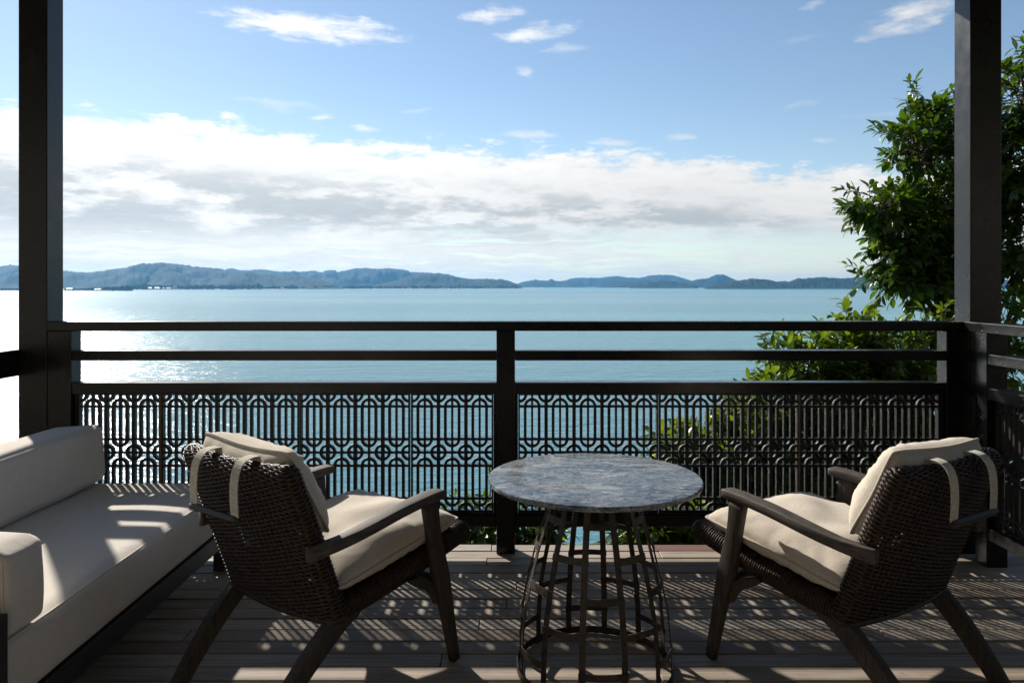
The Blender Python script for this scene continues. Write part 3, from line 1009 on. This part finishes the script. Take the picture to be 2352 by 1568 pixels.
# ================================================================== SOFA
sofa = empty('sofa', (-1.66, 2.63, 0))
tag(sofa, 'low dark timber sofa on square legs along the left side of the deck', 'sofa')
SW = M['sofa_wood']
def spart(name, x0, x1, y0, y1, z0, z1, bev=.004): return box(name, SW, x0 + 1.66, x1 + 1.66, y0 - 2.63, y1 - 2.63, z0, z1, sofa, bev, 2)
X0, X1, Y0, Y1 = -2.14, -1.262, 1.865, 3.445
spart('side_rail', X1 - .045, X1, Y0, Y1, .127, .200); spart('side_rail', X0, X0 + .045, Y0, Y1, .127, .200)
spart('end_rail', X0 + .0455, X1 - .0455, Y1 - .045, Y1, .127, .200); spart('end_rail', X0 + .0455, X1 - .0455, Y0, Y0 + .045, .127, .200)
spart('slat_base', X0 + .05, X1 - .05, Y0 + .05, Y1 - .05, .155, .196)
for lx in (X0 + .01, X1 - .065):
    for ly in (Y0 + .01, Y1 - .065):
        spart('leg', lx, lx + .05, ly, ly + .05, .001, .1265)
spart('arm_panel', X0 + .01, X1 + .030, Y0 - .060, Y0 - .0005, .12, .47)
spart('back_rail', X0 - .035, X0 - .0005, Y0, Y1, .127, .50)

me = rounded_box(X1 - X0 - .01, Y1 - Y0 - .006, .176, .026, 22, .012, .005, 2.0)
o = link('sofa_seat_cushion', me, M['canvas'], loc=((X0 + X1) / 2 + .004, (Y0 + Y1) / 2, .294)); tag(o, 'long grey beige seat cushion striped with sunlight on the sofa', 'cushion')
me = rounded_box(.215, 1.28, .250, .030, 22, .010, .005, 5.0)
o = link('sofa_back_bolster', me, M['canvas'], loc=(-1.935, 2.790, .519)); o.rotation_euler = (0, math.radians(-5), 0)
tag(o, 'long grey beige back bolster along the left side of the sofa', 'cushion')
me = rounded_box(.80, .165, .222, .024, 20, .018, .006, 8.0)
o = link('sofa_arm_cushion', me, M['canvas'], loc=(-1.655, 1.960, .4975)); tag(o, 'short block cushion standing at the near end of the sofa', 'cushion')

def welt(o, axis, pos, a, b, r, mat):
    """sewn edge round one face of an upholstery block"""
    pts = []
    for cx, cy, a0 in ((1, 1, 0), (-1, 1, 90), (-1, -1, 180), (1, -1, 270)):
        for k in range(6):
            q = math.radians(a0 + k * 18)
            pts.append((cx * (a - r) + r * math.cos(q), cy * (b - r) + r * math.sin(q)))
    P3 = []
    m = len(pts)
    for i in range(m):
        p0, p1 = pts[i], pts[(i + 1) % m]
        n = max(1, int(math.hypot(p1[0] - p0[0], p1[1] - p0[1]) / .03))
        for k in range(n):
            x = p0[0] + (p1[0] - p0[0]) * k / n; y = p0[1] + (p1[1] - p0[1]) * k / n
            v = [0, 0, 0]; v[axis] = pos; v[(axis + 1) % 3] = x; v[(axis + 2) % 3] = y
            v = Vector(v) + mnoise.noise_vector(Vector(v) * 5) * .002
            P3.append(v)
    V, Q = tube(P3, .0034, 6, closed=True)
    link('seam', pydata('seam', V, Q), mat, o, True)
for nm, ax, sgn in (('sofa_arm_cushion', 0, (1,)), ('sofa_arm_cushion', 1, (-1, 1)), ('sofa_back_bolster', 1, (-1, 1)), ('sofa_seat_cushion', 2, (-1, 1))):
    o = bpy.data.objects[nm]
    co_ = np.array([v.co for v in o.data.vertices]); lo, hi = co_.min(0), co_.max(0)
    # half sizes of the block without its bulge
    sz = {'sofa_arm_cushion': (.80, .165, .222), 'sofa_back_bolster': (.215, 1.28, .25), 'sofa_seat_cushion': (X1 - X0 - .01, Y1 - Y0 - .006, .176)}[nm]
    rr = {'sofa_arm_cushion': .024, 'sofa_back_bolster': .030, 'sofa_seat_cushion': .026}[nm]
    for sg in sgn:
        if nm == 'sofa_arm_cushion' and ax == 0: continue
        welt(o, ax, sg * (sz[ax] / 2 - rr * .30), sz[(ax + 1) % 3] / 2 - rr * .28, sz[(ax + 2) % 3] / 2 - rr * .28, rr, M['canvas'])

# ================================================================== WICKER LOUNGE CHAIRS
def superloop(hw, ht, n, power=5.0):
    """evenly spaced points and outward normals of a rounded rectangle"""
    t = np.linspace(0, 2 * np.pi, 2001)
    c, s = np.cos(t), np.sin(t)
    r = .5 * min(hw, ht) * 2
    x = np.sign(c) * np.abs(c) ** .9; 
    # stadium-like outline: straight long sides, round ends
    L = hw - ht
    ang_ = t
    ex = np.cos(ang_) * ht; ez = np.sin(ang_) * ht
    px = np.where(np.cos(ang_) >= 0, L, -L) + ex; pz = ez
    d = np.concatenate([[0], np.cumsum(np.hypot(np.diff(px), np.diff(pz)))])
    q = np.linspace(0, d[-1], n + 1)[:-1]
    X = np.interp(q, d, px); Z = np.interp(q, d, pz)
    dx = np.roll(X, -1) - np.roll(X, 1); dz = np.roll(Z, -1) - np.roll(Z, 1)
    l = np.hypot(dx, dz); nx, nz = dz / l, -dx / l
    return X, Z, nx, nz

def weave(spine, axis, nrm, hw, ht, stakes, r_ax, r_n, amp, bow=None, sides=5, per=4, seed=0, bow_fade=None):
    """closed strands round a slab; spine (rows,3), hw/ht per row"""
    rows = len(spine); N = stakes * per
    Vs = []; jr = np.random.default_rng(seed)
    for k in range(rows):
        X, Z, nx, nz = superloop(hw[k], ht[k], N)
        ph = np.arange(N) * np.pi / per + (k % 2) * np.pi
        o_ = np.sin(ph) * amp + jr.normal(0, .00025, N)
        X2, Z2 = X + nx * o_, Z + nz * o_
        a_, n_ = axis[k], nrm[k]
        C = spine[k] + np.outer(X2, [1, 0, 0]) + np.outer(Z2, n_)
        if bow is not None: C = C + np.outer(bow * (X / .27) ** 2, n_)
        C = C + np.outer(jr.normal(0, .0004, N) + .0006 * np.sin(np.arange(N) * .07 + k), a_)
        nv = np.outer(nx, [1, 0, 0]) + np.outer(nz, n_)
        for s in range(sides):
            q = 2 * np.pi * s / sides
            Vs.append(C + nv * (r_n * math.cos(q)) + a_ * (r_ax * math.sin(q)))
    V = np.array(Vs).reshape(rows, sides, N, 3)
    idx = np.arange(rows * sides * N).reshape(rows, sides, N)
    a = idx; b = np.roll(idx, -1, axis=2); c = np.roll(b, -1, axis=1); d = np.roll(a, -1, axis=1)
    Q = np.stack([a, d, c, b], axis=-1).reshape(-1, 4)
    return V.reshape(-1, 3), Q

def stake_tubes(spine, nrm, hw, ht, stakes, rad, bow=None, every=4):
    Vs = []; Fs = []; off = 0
    loops = [superloop(hw[k], ht[k], stakes) for k in range(0, len(spine), every)]
    ks = list(range(0, len(spine), every))
    for i in range(stakes):
        path = []
        for (X, Z, nx, nz), k in zip(loops, ks):
            p = spine[k] + np.array([X[i], 0, 0]) + nrm[k] * Z[i]
            if bow is not None: p = p + nrm[k] * bow * (X[i] / .27) ** 2
            path.append(p)
        v, f = tube(path, rad, 4)
        Vs += v; Fs += [tuple(q + off for q in g) for g in f]; off += len(v)
    return pydata('stakes', Vs, Fs)

def slab(pts, half_w, half_t, pitch_, round_end=True):
    """rows along a YZ spine with a rounded far end"""
    D = spline([(0, y, z) for y, z in pts], 400)
    d = np.concatenate([[0], np.cumsum(np.linalg.norm(np.diff(D, axis=0), axis=1))])
    L = d[-1]
    nrow = int((L - half_t) / pitch_)
    ss = list(np.linspace(0, L - half_t, nrow)); hw = [half_w] * nrow; ht = [half_t] * nrow
    for a in np.linspace(0, 84, 8)[1:]:
        q = math.radians(a)
        ss.append(L - half_t + half_t * math.sin(q)); ht.append(half_t * math.cos(q)); hw.append(half_w - half_t + half_t * math.cos(q))
    ss = np.array(ss)
    sp = np.stack([np.interp(ss, d, D[:, i]) for i in range(3)], 1)
    tg = np.stack([np.interp(ss, d, np.gradient(D[:, i], d)) for i in range(3)], 1)
    tg /= np.linalg.norm(tg, axis=1)[:, None]
    nr_ = np.stack([np.zeros(len(ss)), tg[:, 2], -tg[:, 1]], 1)      # perpendicular in YZ
    return sp, tg, nr_, np.array(hw), np.array(ht)

def make_chair():
    root = empty('lounge_chair', (0, 0, 0))
    WK = M['wicker']
    # backrest: rises from the seat and leans away; normal points to the front
    sp, tg, nr_, hw, ht = slab([(-.372, .286), (-.390, .34), (-.431, .45), (-.475, .57), (-.550, .757)], .270, .031, .0068)
    st = stake_tubes(sp, nr_, hw, ht, 48, .0034, bow=.022)
    back = link('backrest', st, WK, root)
    V, Q = weave(sp, tg, nr_, hw, ht, 48, .0046, .0028, .0029, bow=.022, seed=1, per=6)
    w = link('wicker_weave', npmesh('wicker_weave', V, Q), WK, back, True); tag(w, kind='stuff')
    Xr, Zr, _, _ = superloop(.268, .028, 90)
    V, Q = tube([tuple(sp[0] + np.array([x, 0, 0]) + nr_[0] * (z + .022 * (x / .27) ** 2)) for x, z in zip(Xr, Zr)], .0105, 8, closed=True)
    link('lower_rim', pydata('lower_rim', V, Q), M['leather'], back, True)
    # seat: normal points up
    sp, tg, nr_, hw, ht = slab([(-.372, .300), (-.2, .320), (.0, .352), (.245, .402)], .266, .033, .0092)
    nr_ = -nr_
    st = stake_tubes(sp, nr_, hw, ht, 44, .0035)
    seat = link('seat', st, WK, root)
    V, Q = weave(sp, tg, nr_, hw, ht, 44, .0047, .0046, .0003, seed=2)
    w = link('wicker_weave', npmesh('wicker_weave', V, Q), WK, seat, True); tag(w, kind='stuff')
    for s in (-1, 1):
        arm = rect_sweep([(.281 * s, .060, .574, .040, .022), (.282 * s, .045, .574, .050, .028), (.284 * s, -.02, .571, .052, .030), (.288 * s, -.14, .560, .051, .031), (.292 * s, -.28, .540, .048, .032),
                          (.286 * s, -.37, .525, .038, .034), (.279 * s, -.42, .519, .032, .038), (.275 * s, -.452, .516, .026, .042), (.272 * s, -.482, .514, .020, .044)], 30, r=.24)
        link('armrest', arm, M['teak'], root)
        # rounded front end of the arm
        leg = rect_sweep([(.290 * s, -.004, .556, .032, .060), (.291 * s, .010, .46, .031, .050), (.293 * s, .030, .36, .033, .058), (.295 * s, .046, .29, .034, .060), (.296 * s, .072, .18, .030, .046), (.300 * s, .108, .002, .025, .034)], 22, r=.2)
        link('front_leg', leg, M['teak_leg'], root)
        rl = rect_sweep([(.244 * s, -.285, .298, .037, .046), (.244 * s, -.350, .274, .038, .060), (.238 * s, -.435, .205, .037, .059), (.226 * s, -.530, .108, .035, .052), (.214 * s, -.618, .002, .032, .042)], 22, r=.2)
        link('rear_leg', rl, M['teak_leg'], root)
        link('side_rail', rect_sweep([(.205 * s, -.28, .309, .030, .030), (.205 * s, -.1, .336, .030, .030), (.205 * s, .16, .382, .030, .030)], 8, r=.2), M['teak_leg'], root)
        link('corner_brace', rect_sweep([(.283 * s, .040, .215, .026, .020), (.280 * s, .012, .270, .028, .034), (.272 * s, -.045, .303, .028, .030), (.268 * s, -.075, .315, .026, .012)], 12, r=.2), M['teak_leg'], root)
    st_ = rect_sweep([(-.28, .046, .272, .040, .030), (0, .046, .282, .044, .030), (.28, .046, .272, .040, .030)], 12, side=(0, 0, 1), r=.2)
    link('stretcher', st_, M['teak_leg'], root)
    return root

def make_seat_cushion():
    me, pm = pillow(.545, .56, .130, 34, .006, 3.4, .022, 1.0, sag=lambda x, y: .010 * math.cos(y * 3) - .02 * (x / .27) ** 4 * 0)
    o = link('seat_cushion', me, M['linen'])
    link('piping', pm, M['linen'], o)
    return o

def make_back_cushion():
    me, pm = pillow(.445, .300, .165, 34, .006, 3.3, .026, 4.0, sag=lambda x, y: .012 * math.sin(x * 9 + 1.0) * (y / .16) if y > 0 else 0)
    o = link('back_cushion', me, M['linen'])
    link('piping', pm, M['linen'], o)
    return o

chair = make_chair()
tag(chair, 'dark wicker lounge chair standing right beside the sofa', 'chair', 'wicker lounge chairs on the deck')
seatc = make_seat_cushion(); backc = make_back_cushion()
# cushion placements in the chair's frame
T_SEAT = Matrix.Translation((0, -.100, .4125)) @ Matrix.Rotation(math.radians(8.2), 4, 'X')
T_BACK = Matrix.Translation((0, -.432, .668)) @ Matrix.Rotation(math.radians(118.5), 4, 'X')
# straps hang over the back to a leather weight
iT = T_BACK.inverted()
for sx in (-.098, .098):
    top = spline([(-.478, .752), (-.502, .768), (-.525, .777), (-.555, .778), (-.582, .767), (-.599, .735), (-.604, .68), (-.601, .612)], 26)
    V = []; Q = []
    tilt = .010 * (1 if sx > 0 else -1)
    for i, (yy, zz) in enumerate(top):
        a = top[max(i - 1, 0)]; b = top[min(i + 1, 25)]
        t = np.array(b) - np.array(a); t /= np.linalg.norm(t); n = np.array([t[1], -t[0]])
        for (dx, th) in ((-.019, -.0012), (.019, -.0012), (.019, .0012), (-.019, .0012)):
            V.append(iT @ Vector((sx + dx + tilt * (i / 25 - .3), yy + n[0] * th, zz + n[1] * th)))
    for i in range(25):
        for k in range(4):
            k2 = (k + 1) % 4
            Q.append((i * 4 + k, i * 4 + k2, (i + 1) * 4 + k2, (i + 1) * 4 + k))
    Q += [(3, 2, 1, 0), (100, 101, 102, 103)]
    link('strap', pydata('strap', V, Q), M['strap'], backc)
V, Q = tube([iT @ Vector((x, -.601, .612)) for x in np.linspace(-.128, .128, 14)], [.006] + [.0105 + .0008 * (i % 2) for i in range(12)] + [.006], 10)
link('weight_rod', pydata('weight_rod', V, Q), M['leather'], backc, True)

def place(o, world): o.matrix_world = world
def copy_tree(o, parent=None):
    c = o.copy(); COL.objects.link(c)
    if parent is not None: c.parent = parent
    for ch in list(o.children):
        copy_tree(ch, c)
    return c
poses = [(-.500, 2.684, -37.1), (.9926, 2.670, 31.7)]
seat_labels = ['beige seat cushion on the wicker chair next to the sofa', 'beige seat cushion on the wicker chair by the right post']
back_labels = ['beige back pillow with two straps on the chair next to the sofa', 'beige back pillow with two straps on the chair by the right post']
src = (chair, seatc, backc)
for i, (x, y_, a) in enumerate(poses):   # where each chair stands
    Mx = Matrix.Translation((x, y_, 0)) @ Matrix.Rotation(math.radians(a), 4, 'Z')
    c, sc_, bc = src if i == 0 else tuple(copy_tree(o) for o in src)
    if i == 1: c['label'] = 'dark wicker lounge chair in front of the right corner post'
    c.matrix_world = Mx; sc_.matrix_world = Mx @ T_SEAT; bc.matrix_world = Mx @ T_BACK
    tag(sc_, seat_labels[i], 'cushion', 'chair seat cushions'); tag(bc, back_labels[i], 'pillow', 'strapped back pillows')

# ================================================================== TABLE
TX, TY = .273, 2.530
table = empty('round_table', (TX, TY, 0))
tag(table, 'round blue grey marble table on a dark basket of metal strips', 'table')
def disc(r, z0, z1, seg=96):
    prof = [(0, z1), (r * .5, z1), (r - .006, z1), (r - .002, z1 - .0015), (r, z1 - .005), (r, z0 + .006), (r - .003, z0 + .001), (r - .006, z0), (r * .5, z0), (0, z0)]
    V = [(0, 0, z1)]; Q = []
    for k, (rr, z) in enumerate(prof[1:-1]):
        for i in range(seg):
            a = 2 * math.pi * i / seg; V.append((rr * math.cos(a), rr * math.sin(a), z))
    V.append((0, 0, z0)); m = len(prof) - 2
    for i in range(seg):
        j = (i + 1) % seg
        Q.append((0, 1 + i, 1 + j))
        for k in range(m - 1):
            a = 1 + k * seg; b = a + seg
            Q.append((a + i, b + i, b + j, a + j))
        e = 1 + (m - 1) * seg
        Q.append((e + j, e + i, len(V) - 1))
    return pydata('disc', V, Q)
top = link('tabletop', disc(.352, .6185, .637), M['marble'], table); smooth_angle(top, 35)
prof = [(.252, .002), (.250, .10), (.2455, .16), (.237, .23), (.222, .30), (.207, .36), (.192, .42), (.172, .48), (.152, .54), (.138, .620)]
pz = [p[1] for p in prof]; pr_ = [p[0] for p in prof]
def rad(z): return float(np.interp(z, pz, pr_))
def band(a0, a1, z, n, wid=.020, th=.003, out=.0022, flare=0.0):
    V = []; Q = []
    for i in range(n + 1):
        a = math.radians(a0 + (a1 - a0) * i / n)
        for (dr, dz) in ((-th / 2, -wid / 2), (th / 2, -wid / 2), (th / 2, wid / 2), (-th / 2, wid / 2)):
            r = rad(z + dz) + out + dr
            V.append((r * math.cos(a), r * math.sin(a), z + dz))
    full = abs(a1 - a0 - 360) < 1e-6
    for i in range(n):
        for k in range(4):
            k2 = (k + 1) % 4
            Q.append((i * 4 + k, (i + 1) * 4 + k, (i + 1) * 4 + k2, i * 4 + k2))
    if not full: Q += [(0, 1, 2, 3), (n * 4 + 3, n * 4 + 2, n * 4 + 1, n * 4)]
    return pydata('band', V, Q)
A_OFF = -90 - 14.5
for k in range(12):
    a = math.radians(A_OFF + 30 * k); ca, sa = math.cos(a), math.sin(a)
    V = []; Q = []
    zs = np.linspace(.003, .618, 22)
    for z in zs:
        r = rad(z)
        hw_ = .0100
        for (dt, dr) in ((-hw_, -.0016), (hw_, -.0016), (hw_, .0016), (-hw_, .0016)):
            V.append((ca * (r + dr) - sa * dt, sa * (r + dr) + ca * dt, z))
    for i in range(len(zs) - 1):
        for q in range(4):
            q2 = (q + 1) % 4
            Q.append((i * 4 + q, i * 4 + q2, (i + 1) * 4 + q2, (i + 1) * 4 + q))
    Q += [(3, 2, 1, 0), tuple(len(V) - 4 + q for q in range(4))]
    link('upright_strip', pydata('upright_strip', V, Q), M['strip'], table)
    levels = (.095, .308, .518) if k % 2 == 0 else (.205, .418)
    for z in levels:
        half = 2.6 * .25 / rad(z)
        link('cross_strip', band(A_OFF + 30 * k - half, A_OFF + 30 * (k + 1) + half, z, 7), M['strip'], table)
link('base_ring', band(0, 360, .0145, 72, .024, .004, .0048), M['strip'], table)
link('top_ring', band(0, 360, .592, 48, .022, .003, -.0055), M['strip'], table)

# ================================================================== PLANTS
def leaf_geo(length=1.0, width=.36, droop=.25, fold=.10):
    L = [0, .10, .34, .66, .9, 1.0]; Wd = [0.04, .48, .96, .92, .45, 0.0]
    V = []; Q = []
    for l, w in zip(L, Wd):
        z = -droop * l * l; hw_ = w * width / 2
        V += [(-hw_, l, z + fold * w * width), (0, l, z), (hw_, l, z + fold * w * width)]
    for i in range(5):
        a = i * 3
        Q += [(a, a + 1, a + 4, a + 3), (a + 1, a + 2, a + 5, a + 4)]
    return np.array(V) * length, np.array(Q)

LEAFV = [leaf_geo(1, .46, .28, .12), leaf_geo(1, .52, .45, .08), leaf_geo(1, .42, .16, .16)]
LEAF_ME = {}
def leaf_mesh(kind, mat):
    k = (kind, mat.name)
    if k not in LEAF_ME:
        V, Q = LEAFV[kind]
        me = pydata('leaf', V, Q); me.materials.append(mat); me.shade_smooth()
        LEAF_ME[k] = me
    return LEAF_ME[k]

def grow(name, label, cat, base, trunk, limbs, lobes, mat, leaf_len, nsingle, seed, group=None, sprigs=(), dens=1.8):
    """trunk polyline (with radii), limbs to lobes, twigs with alternate leaves in each lobe"""
    r = np.random.default_rng(seed)
    root = empty(name, base); B = Vector(base)
    tag(root, label, cat, group)
    def loc(p): return Vector(p) - B
    V, Q = tube([loc(p[:3]) for p in spline(trunk, 14)], [p[3] for p in spline(trunk, 14)], 9)
    link('trunk', pydata('trunk', V, Q), M['bark'], root, True)
    mats = []
    twV = []; twF = []; off = 0
    def add_twig(p, dirv, length, nleaf, ll):
        nonlocal twV, twF, off
        dirv = dirv.normalized()
        side = dirv.cross(Vector((0, 0, 1)))
        if side.length < .05: side = Vector((1, 0, 0))
        side.normalize(); up = side.cross(dirv).normalized()
        pts = [p + dirv * (length * t) - Vector((0, 0, 1)) * (.10 * length * t * t) for t in (-.9, -.4, 0, .5, 1.0)]
        v, f = tube([loc(q) for q in pts], [.0045, .0038, .003, .0022, .0012], 4)
        twV += v; twF += [tuple(i + off for i in g) for g in f]; off += len(v)
        ph = r.uniform(0, 6.28)
        for k in range(nleaf):
            t = (k + .6) / nleaf
            q = p + dirv * (length * t) - Vector((0, 0, 1)) * (.10 * length * t * t)
            a = ph + k * 2.4
            spread = 1.15 - .75 * t + r.normal(0, .15)
            d = dirv * math.cos(spread) + (side * math.cos(a) + up * math.sin(a)) * math.sin(spread)
            d = (d + Vector((0, 0, -.20 + r.normal(0, .18)))).normalized()
            # blade faces roughly up
            nrm_ = Vector((r.normal(0, .35), r.normal(0, .35), 1.0))
            xx = d.cross(nrm_)
            if xx.length < .05: xx = Vector((1, 0, 0))
            xx.normalize(); zz = xx.cross(d).normalized()
            s = ll * r.uniform(.55, 1.2)
            R3 = Matrix((xx, d, zz)).transposed().to_4x4()
            mats.append(Matrix.Translation(q) @ R3 @ Matrix.Diagonal((s * r.uniform(.78, 1.15), s, s * r.uniform(.5, 1.5), 1)))
    for li, lb in enumerate(lobes):
        C = Vector(lb['c']); rx, ry, rz = lb['r']
        start = Vector(lb.get('from', trunk[-1][:3]))
        mid = (start + C) / 2 + Vector((r.normal(0, .05), r.normal(0, .05), .06))
        v, f = tube([loc(q) for q in spline([tuple(start), tuple(mid), tuple(C)], 9)], list(np.linspace(lb.get('w', .028), .009, 9)), 6)
        link('branch', pydata('branch', v, f), M['bark'], root, True)
        for _ in range(int(lb['n'] * dens)):
            d = Vector(r.normal(0, 1, 3)).normalized()
            q = r.uniform(.25, 1.0) ** .45
            bump_ = 1 + .28 * mnoise.noise(d * 2.3 + Vector((li * 3.1, seed, 0)))
            p = C + Vector((d.x * rx, d.y * ry, d.z * rz)) * q * bump_
            dirv = d * .8 + Vector((r.normal(0, .3), r.normal(0, .3), .24 + r.normal(0, .28)))
            add_twig(p, dirv, r.uniform(.7, 1.5) * leaf_len * 1.6, int(r.integers(7, 12)), leaf_len)
    for (p, d, ln, k) in sprigs:
        add_twig(Vector(p), Vector(d), ln, k, leaf_len * .95)
    link('twigs', pydata('twigs', twV, twF), M['bark'], root)['kind'] = 'stuff'
    # the leaves that show largest are objects of their own, the others one mass
    vis = []
    for i, m in enumerate(mats):
        t = m.translation; y_ = t.y
        if y_ < .5: continue
        u = CX + F * t.x / y_; v_ = HY + F * (EYE - t.z) / y_
        s = m.to_scale().y
        ok = -20 < u < 2372 and -20 < v_ < 1590
        vis.append((-(s / (y_ * y_)) if ok else 1e9, i))
    vis.sort()
    single = set(i for k, i in vis[:nsingle])
    Vs = []; Qs = []; off2 = 0
    Bi = Matrix.Translation(-B)
    for i, m in enumerate(mats):
        kind = i % 3
        if i in single:
            o = link('leaf', leaf_mesh(kind, mat), None, root)
            o.matrix_local = Bi @ m
        else:
            v, q = LEAFV[kind]
            A = np.array(Bi @ m)
            Vs.append(v @ A[:3, :3].T + A[:3, 3]); Qs.append(q + off2); off2 += len(v)
    if Vs:
        me = npmesh('foliage', np.vstack(Vs), np.vstack(Qs)); me.shade_smooth()
        link('foliage', me, mat, root)['kind'] = 'stuff'
    return root

def lobe(u, v, Y, ru, rv, n, ry=None, frm=None, w=.028):
    c = W(u, v, Y); d = dict(c=tuple(c), r=(ru * Y / F, (ry or (ru + rv) / 2 * Y / F), rv * Y / F), n=n, w=w)
    if frm: d['from'] = frm
    return d

tb = (4.35, 6.9, -3.1)
tt = [(4.35, 6.9, -3.1, .11), (4.28, 6.85, -1.2, .10), (4.15, 6.7, .4, .085), (4.2, 6.65, 1.6, .07), (4.3, 6.7, 2.5, .045)]
A_ = (4.15, 6.7, .4); B_ = (4.2, 6.65, 1.6)
grow('broadleaf_tree', 'large dark green broadleaf tree rising behind the right corner post', 'tree', tb, tt, None, [
    lobe(2147, 290, 6.5, 62, 66, 46, frm=B_), lobe(2102, 340, 6.3, 48, 40, 28, frm=B_), lobe(2212, 320, 6.7, 60, 90, 46, frm=B_),
    lobe(2017, 480, 6.1, 42, 38, 30, frm=A_), lobe(2082, 505, 6.3, 62, 52, 52, frm=A_), lobe(2162, 480, 6.5, 62, 70, 54, frm=A_), lobe(2200, 460, 6.7, 60, 110, 50, frm=A_),
    lobe(2062, 560, 6.2, 44, 34, 26, frm=A_), lobe(2132, 600, 6.4, 40, 48, 36, frm=A_), lobe(2192, 620, 6.6, 56, 66, 46, frm=A_), lobe(2230, 600, 6.8, 60, 90, 40, frm=A_),
    lobe(2352, 215, 6.2, 36, 80, 44, frm=B_), lobe(2350, 380, 6.2, 40, 90, 56, frm=B_), lobe(2345, 560, 6.2, 44, 100, 56, frm=A_),
    lobe(2430, 330, 6.6, 70, 180, 36, frm=B_), lobe(2440, 560, 6.6, 70, 150, 36, frm=A_), lobe(2107, 655, 6.2, 44, 22, 30, frm=A_), lobe(2075, 625, 6.2, 30, 26, 20, frm=A_), lobe(2150, 640, 6.4, 44, 36, 30, frm=A_), lobe(2182, 685, 6.3, 50, 26, 18, frm=A_),
], M['leaf'], .096, 300, 3,
    sprigs=[(W(1985, 625, 5.9), W(1940, 600, 5.9) - W(1985, 625, 5.9), .16, 10), (W(2010, 650, 5.9), W(1965, 620, 5.9) - W(2010, 650, 5.9), .16, 9), (W(1985, 650, 5.9), Vector((-.3, 0, -.2)), .1, 6),
            (W(2020, 670, 5.9), Vector((-.2, 0, -.4)), .12, 8), (W(2100, 225, 6.2), Vector((-.2, 0, .8)), .16, 10), (W(1965, 440, 6.0), Vector((-.9, 0, .2)), .16, 9), (W(2050, 310, 6.1), Vector((-.8, 0, .25)), .17, 9)], dens=1.65)

lb_ = (3.1, 5.6, -1.9)
grow('leafy_shrub', 'bright green shrub seen between the rails left of the right post', 'shrub', lb_, [(3.1, 5.6, -1.9, .05), (3.05, 5.55, -.9, .042), (2.95, 5.5, .1, .03)], None, [
    lobe(1830, 850, 5.3, 62, 62, 34), lobe(1900, 835, 5.4, 70, 55, 36), lobe(1990, 825, 5.5, 80, 58, 44), lobe(2085, 835, 5.5, 75, 55, 40),
    lobe(2150, 830, 5.7, 60, 60, 26), lobe(1960, 890, 5.4, 110, 50, 50), lobe(2080, 900, 5.6, 100, 50, 40), lobe(1975, 760, 5.5, 32, 32, 10), lobe(2150, 752, 5.6, 35, 30, 10), lobe(2310, 760, 5.8, 50, 60, 22), lobe(2330, 840, 5.8, 60, 60, 22),
], M['leaf2'], .084, 300, 5,
    sprigs=[(W(1950, 745, 5.4), Vector((-.2, 0, .9)), .12, 9), (W(1975, 742, 5.4), Vector((.4, 0, .8)), .12, 9), (W(1790, 800, 5.2), Vector((-.6, 0, .5)), .14, 9), (W(1790, 870, 5.2), Vector((-.8, 0, .1)), .12, 8)])

grow('lattice_shrub', 'wide leafy shrub filling the right lattice screens from below', 'shrub', (2.6, 5.2, -2.3), [(2.6, 5.2, -2.3, .05), (2.5, 5.1, -1.2, .04), (2.4, 5.05, -.4, .028)], None, [
    lobe(1570, 1060, 4.9, 62, 55, 34), lobe(1650, 1060, 4.9, 75, 60, 44), lobe(1720, 1000, 5.0, 70, 70, 48), lobe(1790, 960, 5.1, 75, 70, 52), lobe(1860, 1000, 5.2, 95, 90, 60),
    lobe(1980, 990, 5.4, 100, 90, 50), lobe(2090, 1000, 5.5, 95, 100, 46), lobe(1640, 1140, 4.9, 110, 70, 52), lobe(1790, 1120, 5.1, 110, 80, 56), lobe(1960, 1130, 5.3, 120, 80, 46), lobe(2110, 1140, 5.5, 110, 80, 36),
    lobe(1560, 1225, 4.6, 75, 40, 34), lobe(1680, 1230, 4.7, 90, 45, 34), lobe(1840, 1240, 4.9, 110, 50, 30),
], M['leaf2'], .082, 300, 8, dens=2.6)

grow('young_shrub', 'young bright green shrub under the railing left of the centre post', 'shrub', (-.25, 4.6, -1.7), [(-.25, 4.6, -1.7, .03), (-.2, 4.55, -1.0, .024), (-.12, 4.5, -.5, .016)], None, [
    lobe(1108, 1218, 4.3, 38, 18, 24, ry=.07), lobe(1218, 1222, 4.3, 52, 14, 26, ry=.07), lobe(1055, 1245, 4.4, 40, 26, 16), lobe(1150, 1285, 4.45, 110, 24, 20, ry=.1),
], M['leaf2'], .074, 150, 12,
    sprigs=[(W(1118, 1190, 4.3), Vector((-.1, 0, .9)), .13, 9), (W(1126, 1130, 4.3), Vector((.02, 0, .95)), .14, 9), (W(1035, 1175, 4.35), Vector((.2, 0, .8)), .12, 8), (W(1205, 1185, 4.35), Vector((-.2, 0, .8)), .1, 7), (W(1012, 1190, 4.35), Vector((-.4, 0, .5)), .1, 7)])

grow('low_shrub', 'low glossy shrub behind the deck edge under the table top', 'shrub', (.85, 4.5, -1.7), [(.85, 4.5, -1.7, .03), (.84, 4.45, -1.0, .024), (.82, 4.4, -.55, .016)], None, [
    lobe(1505, 1220, 4.3, 40, 18, 24, ry=.07), lobe(1575, 1216, 4.3, 50, 18, 28, ry=.07), lobe(1430, 1246, 4.35, 34, 10, 10), lobe(1500, 1285, 4.5, 100, 24, 20, ry=.1),
], M['leaf2'], .076, 150, 15, sprigs=[(W(1470, 1225, 4.3), Vector((-.3, 0, .7)), .1, 7)])
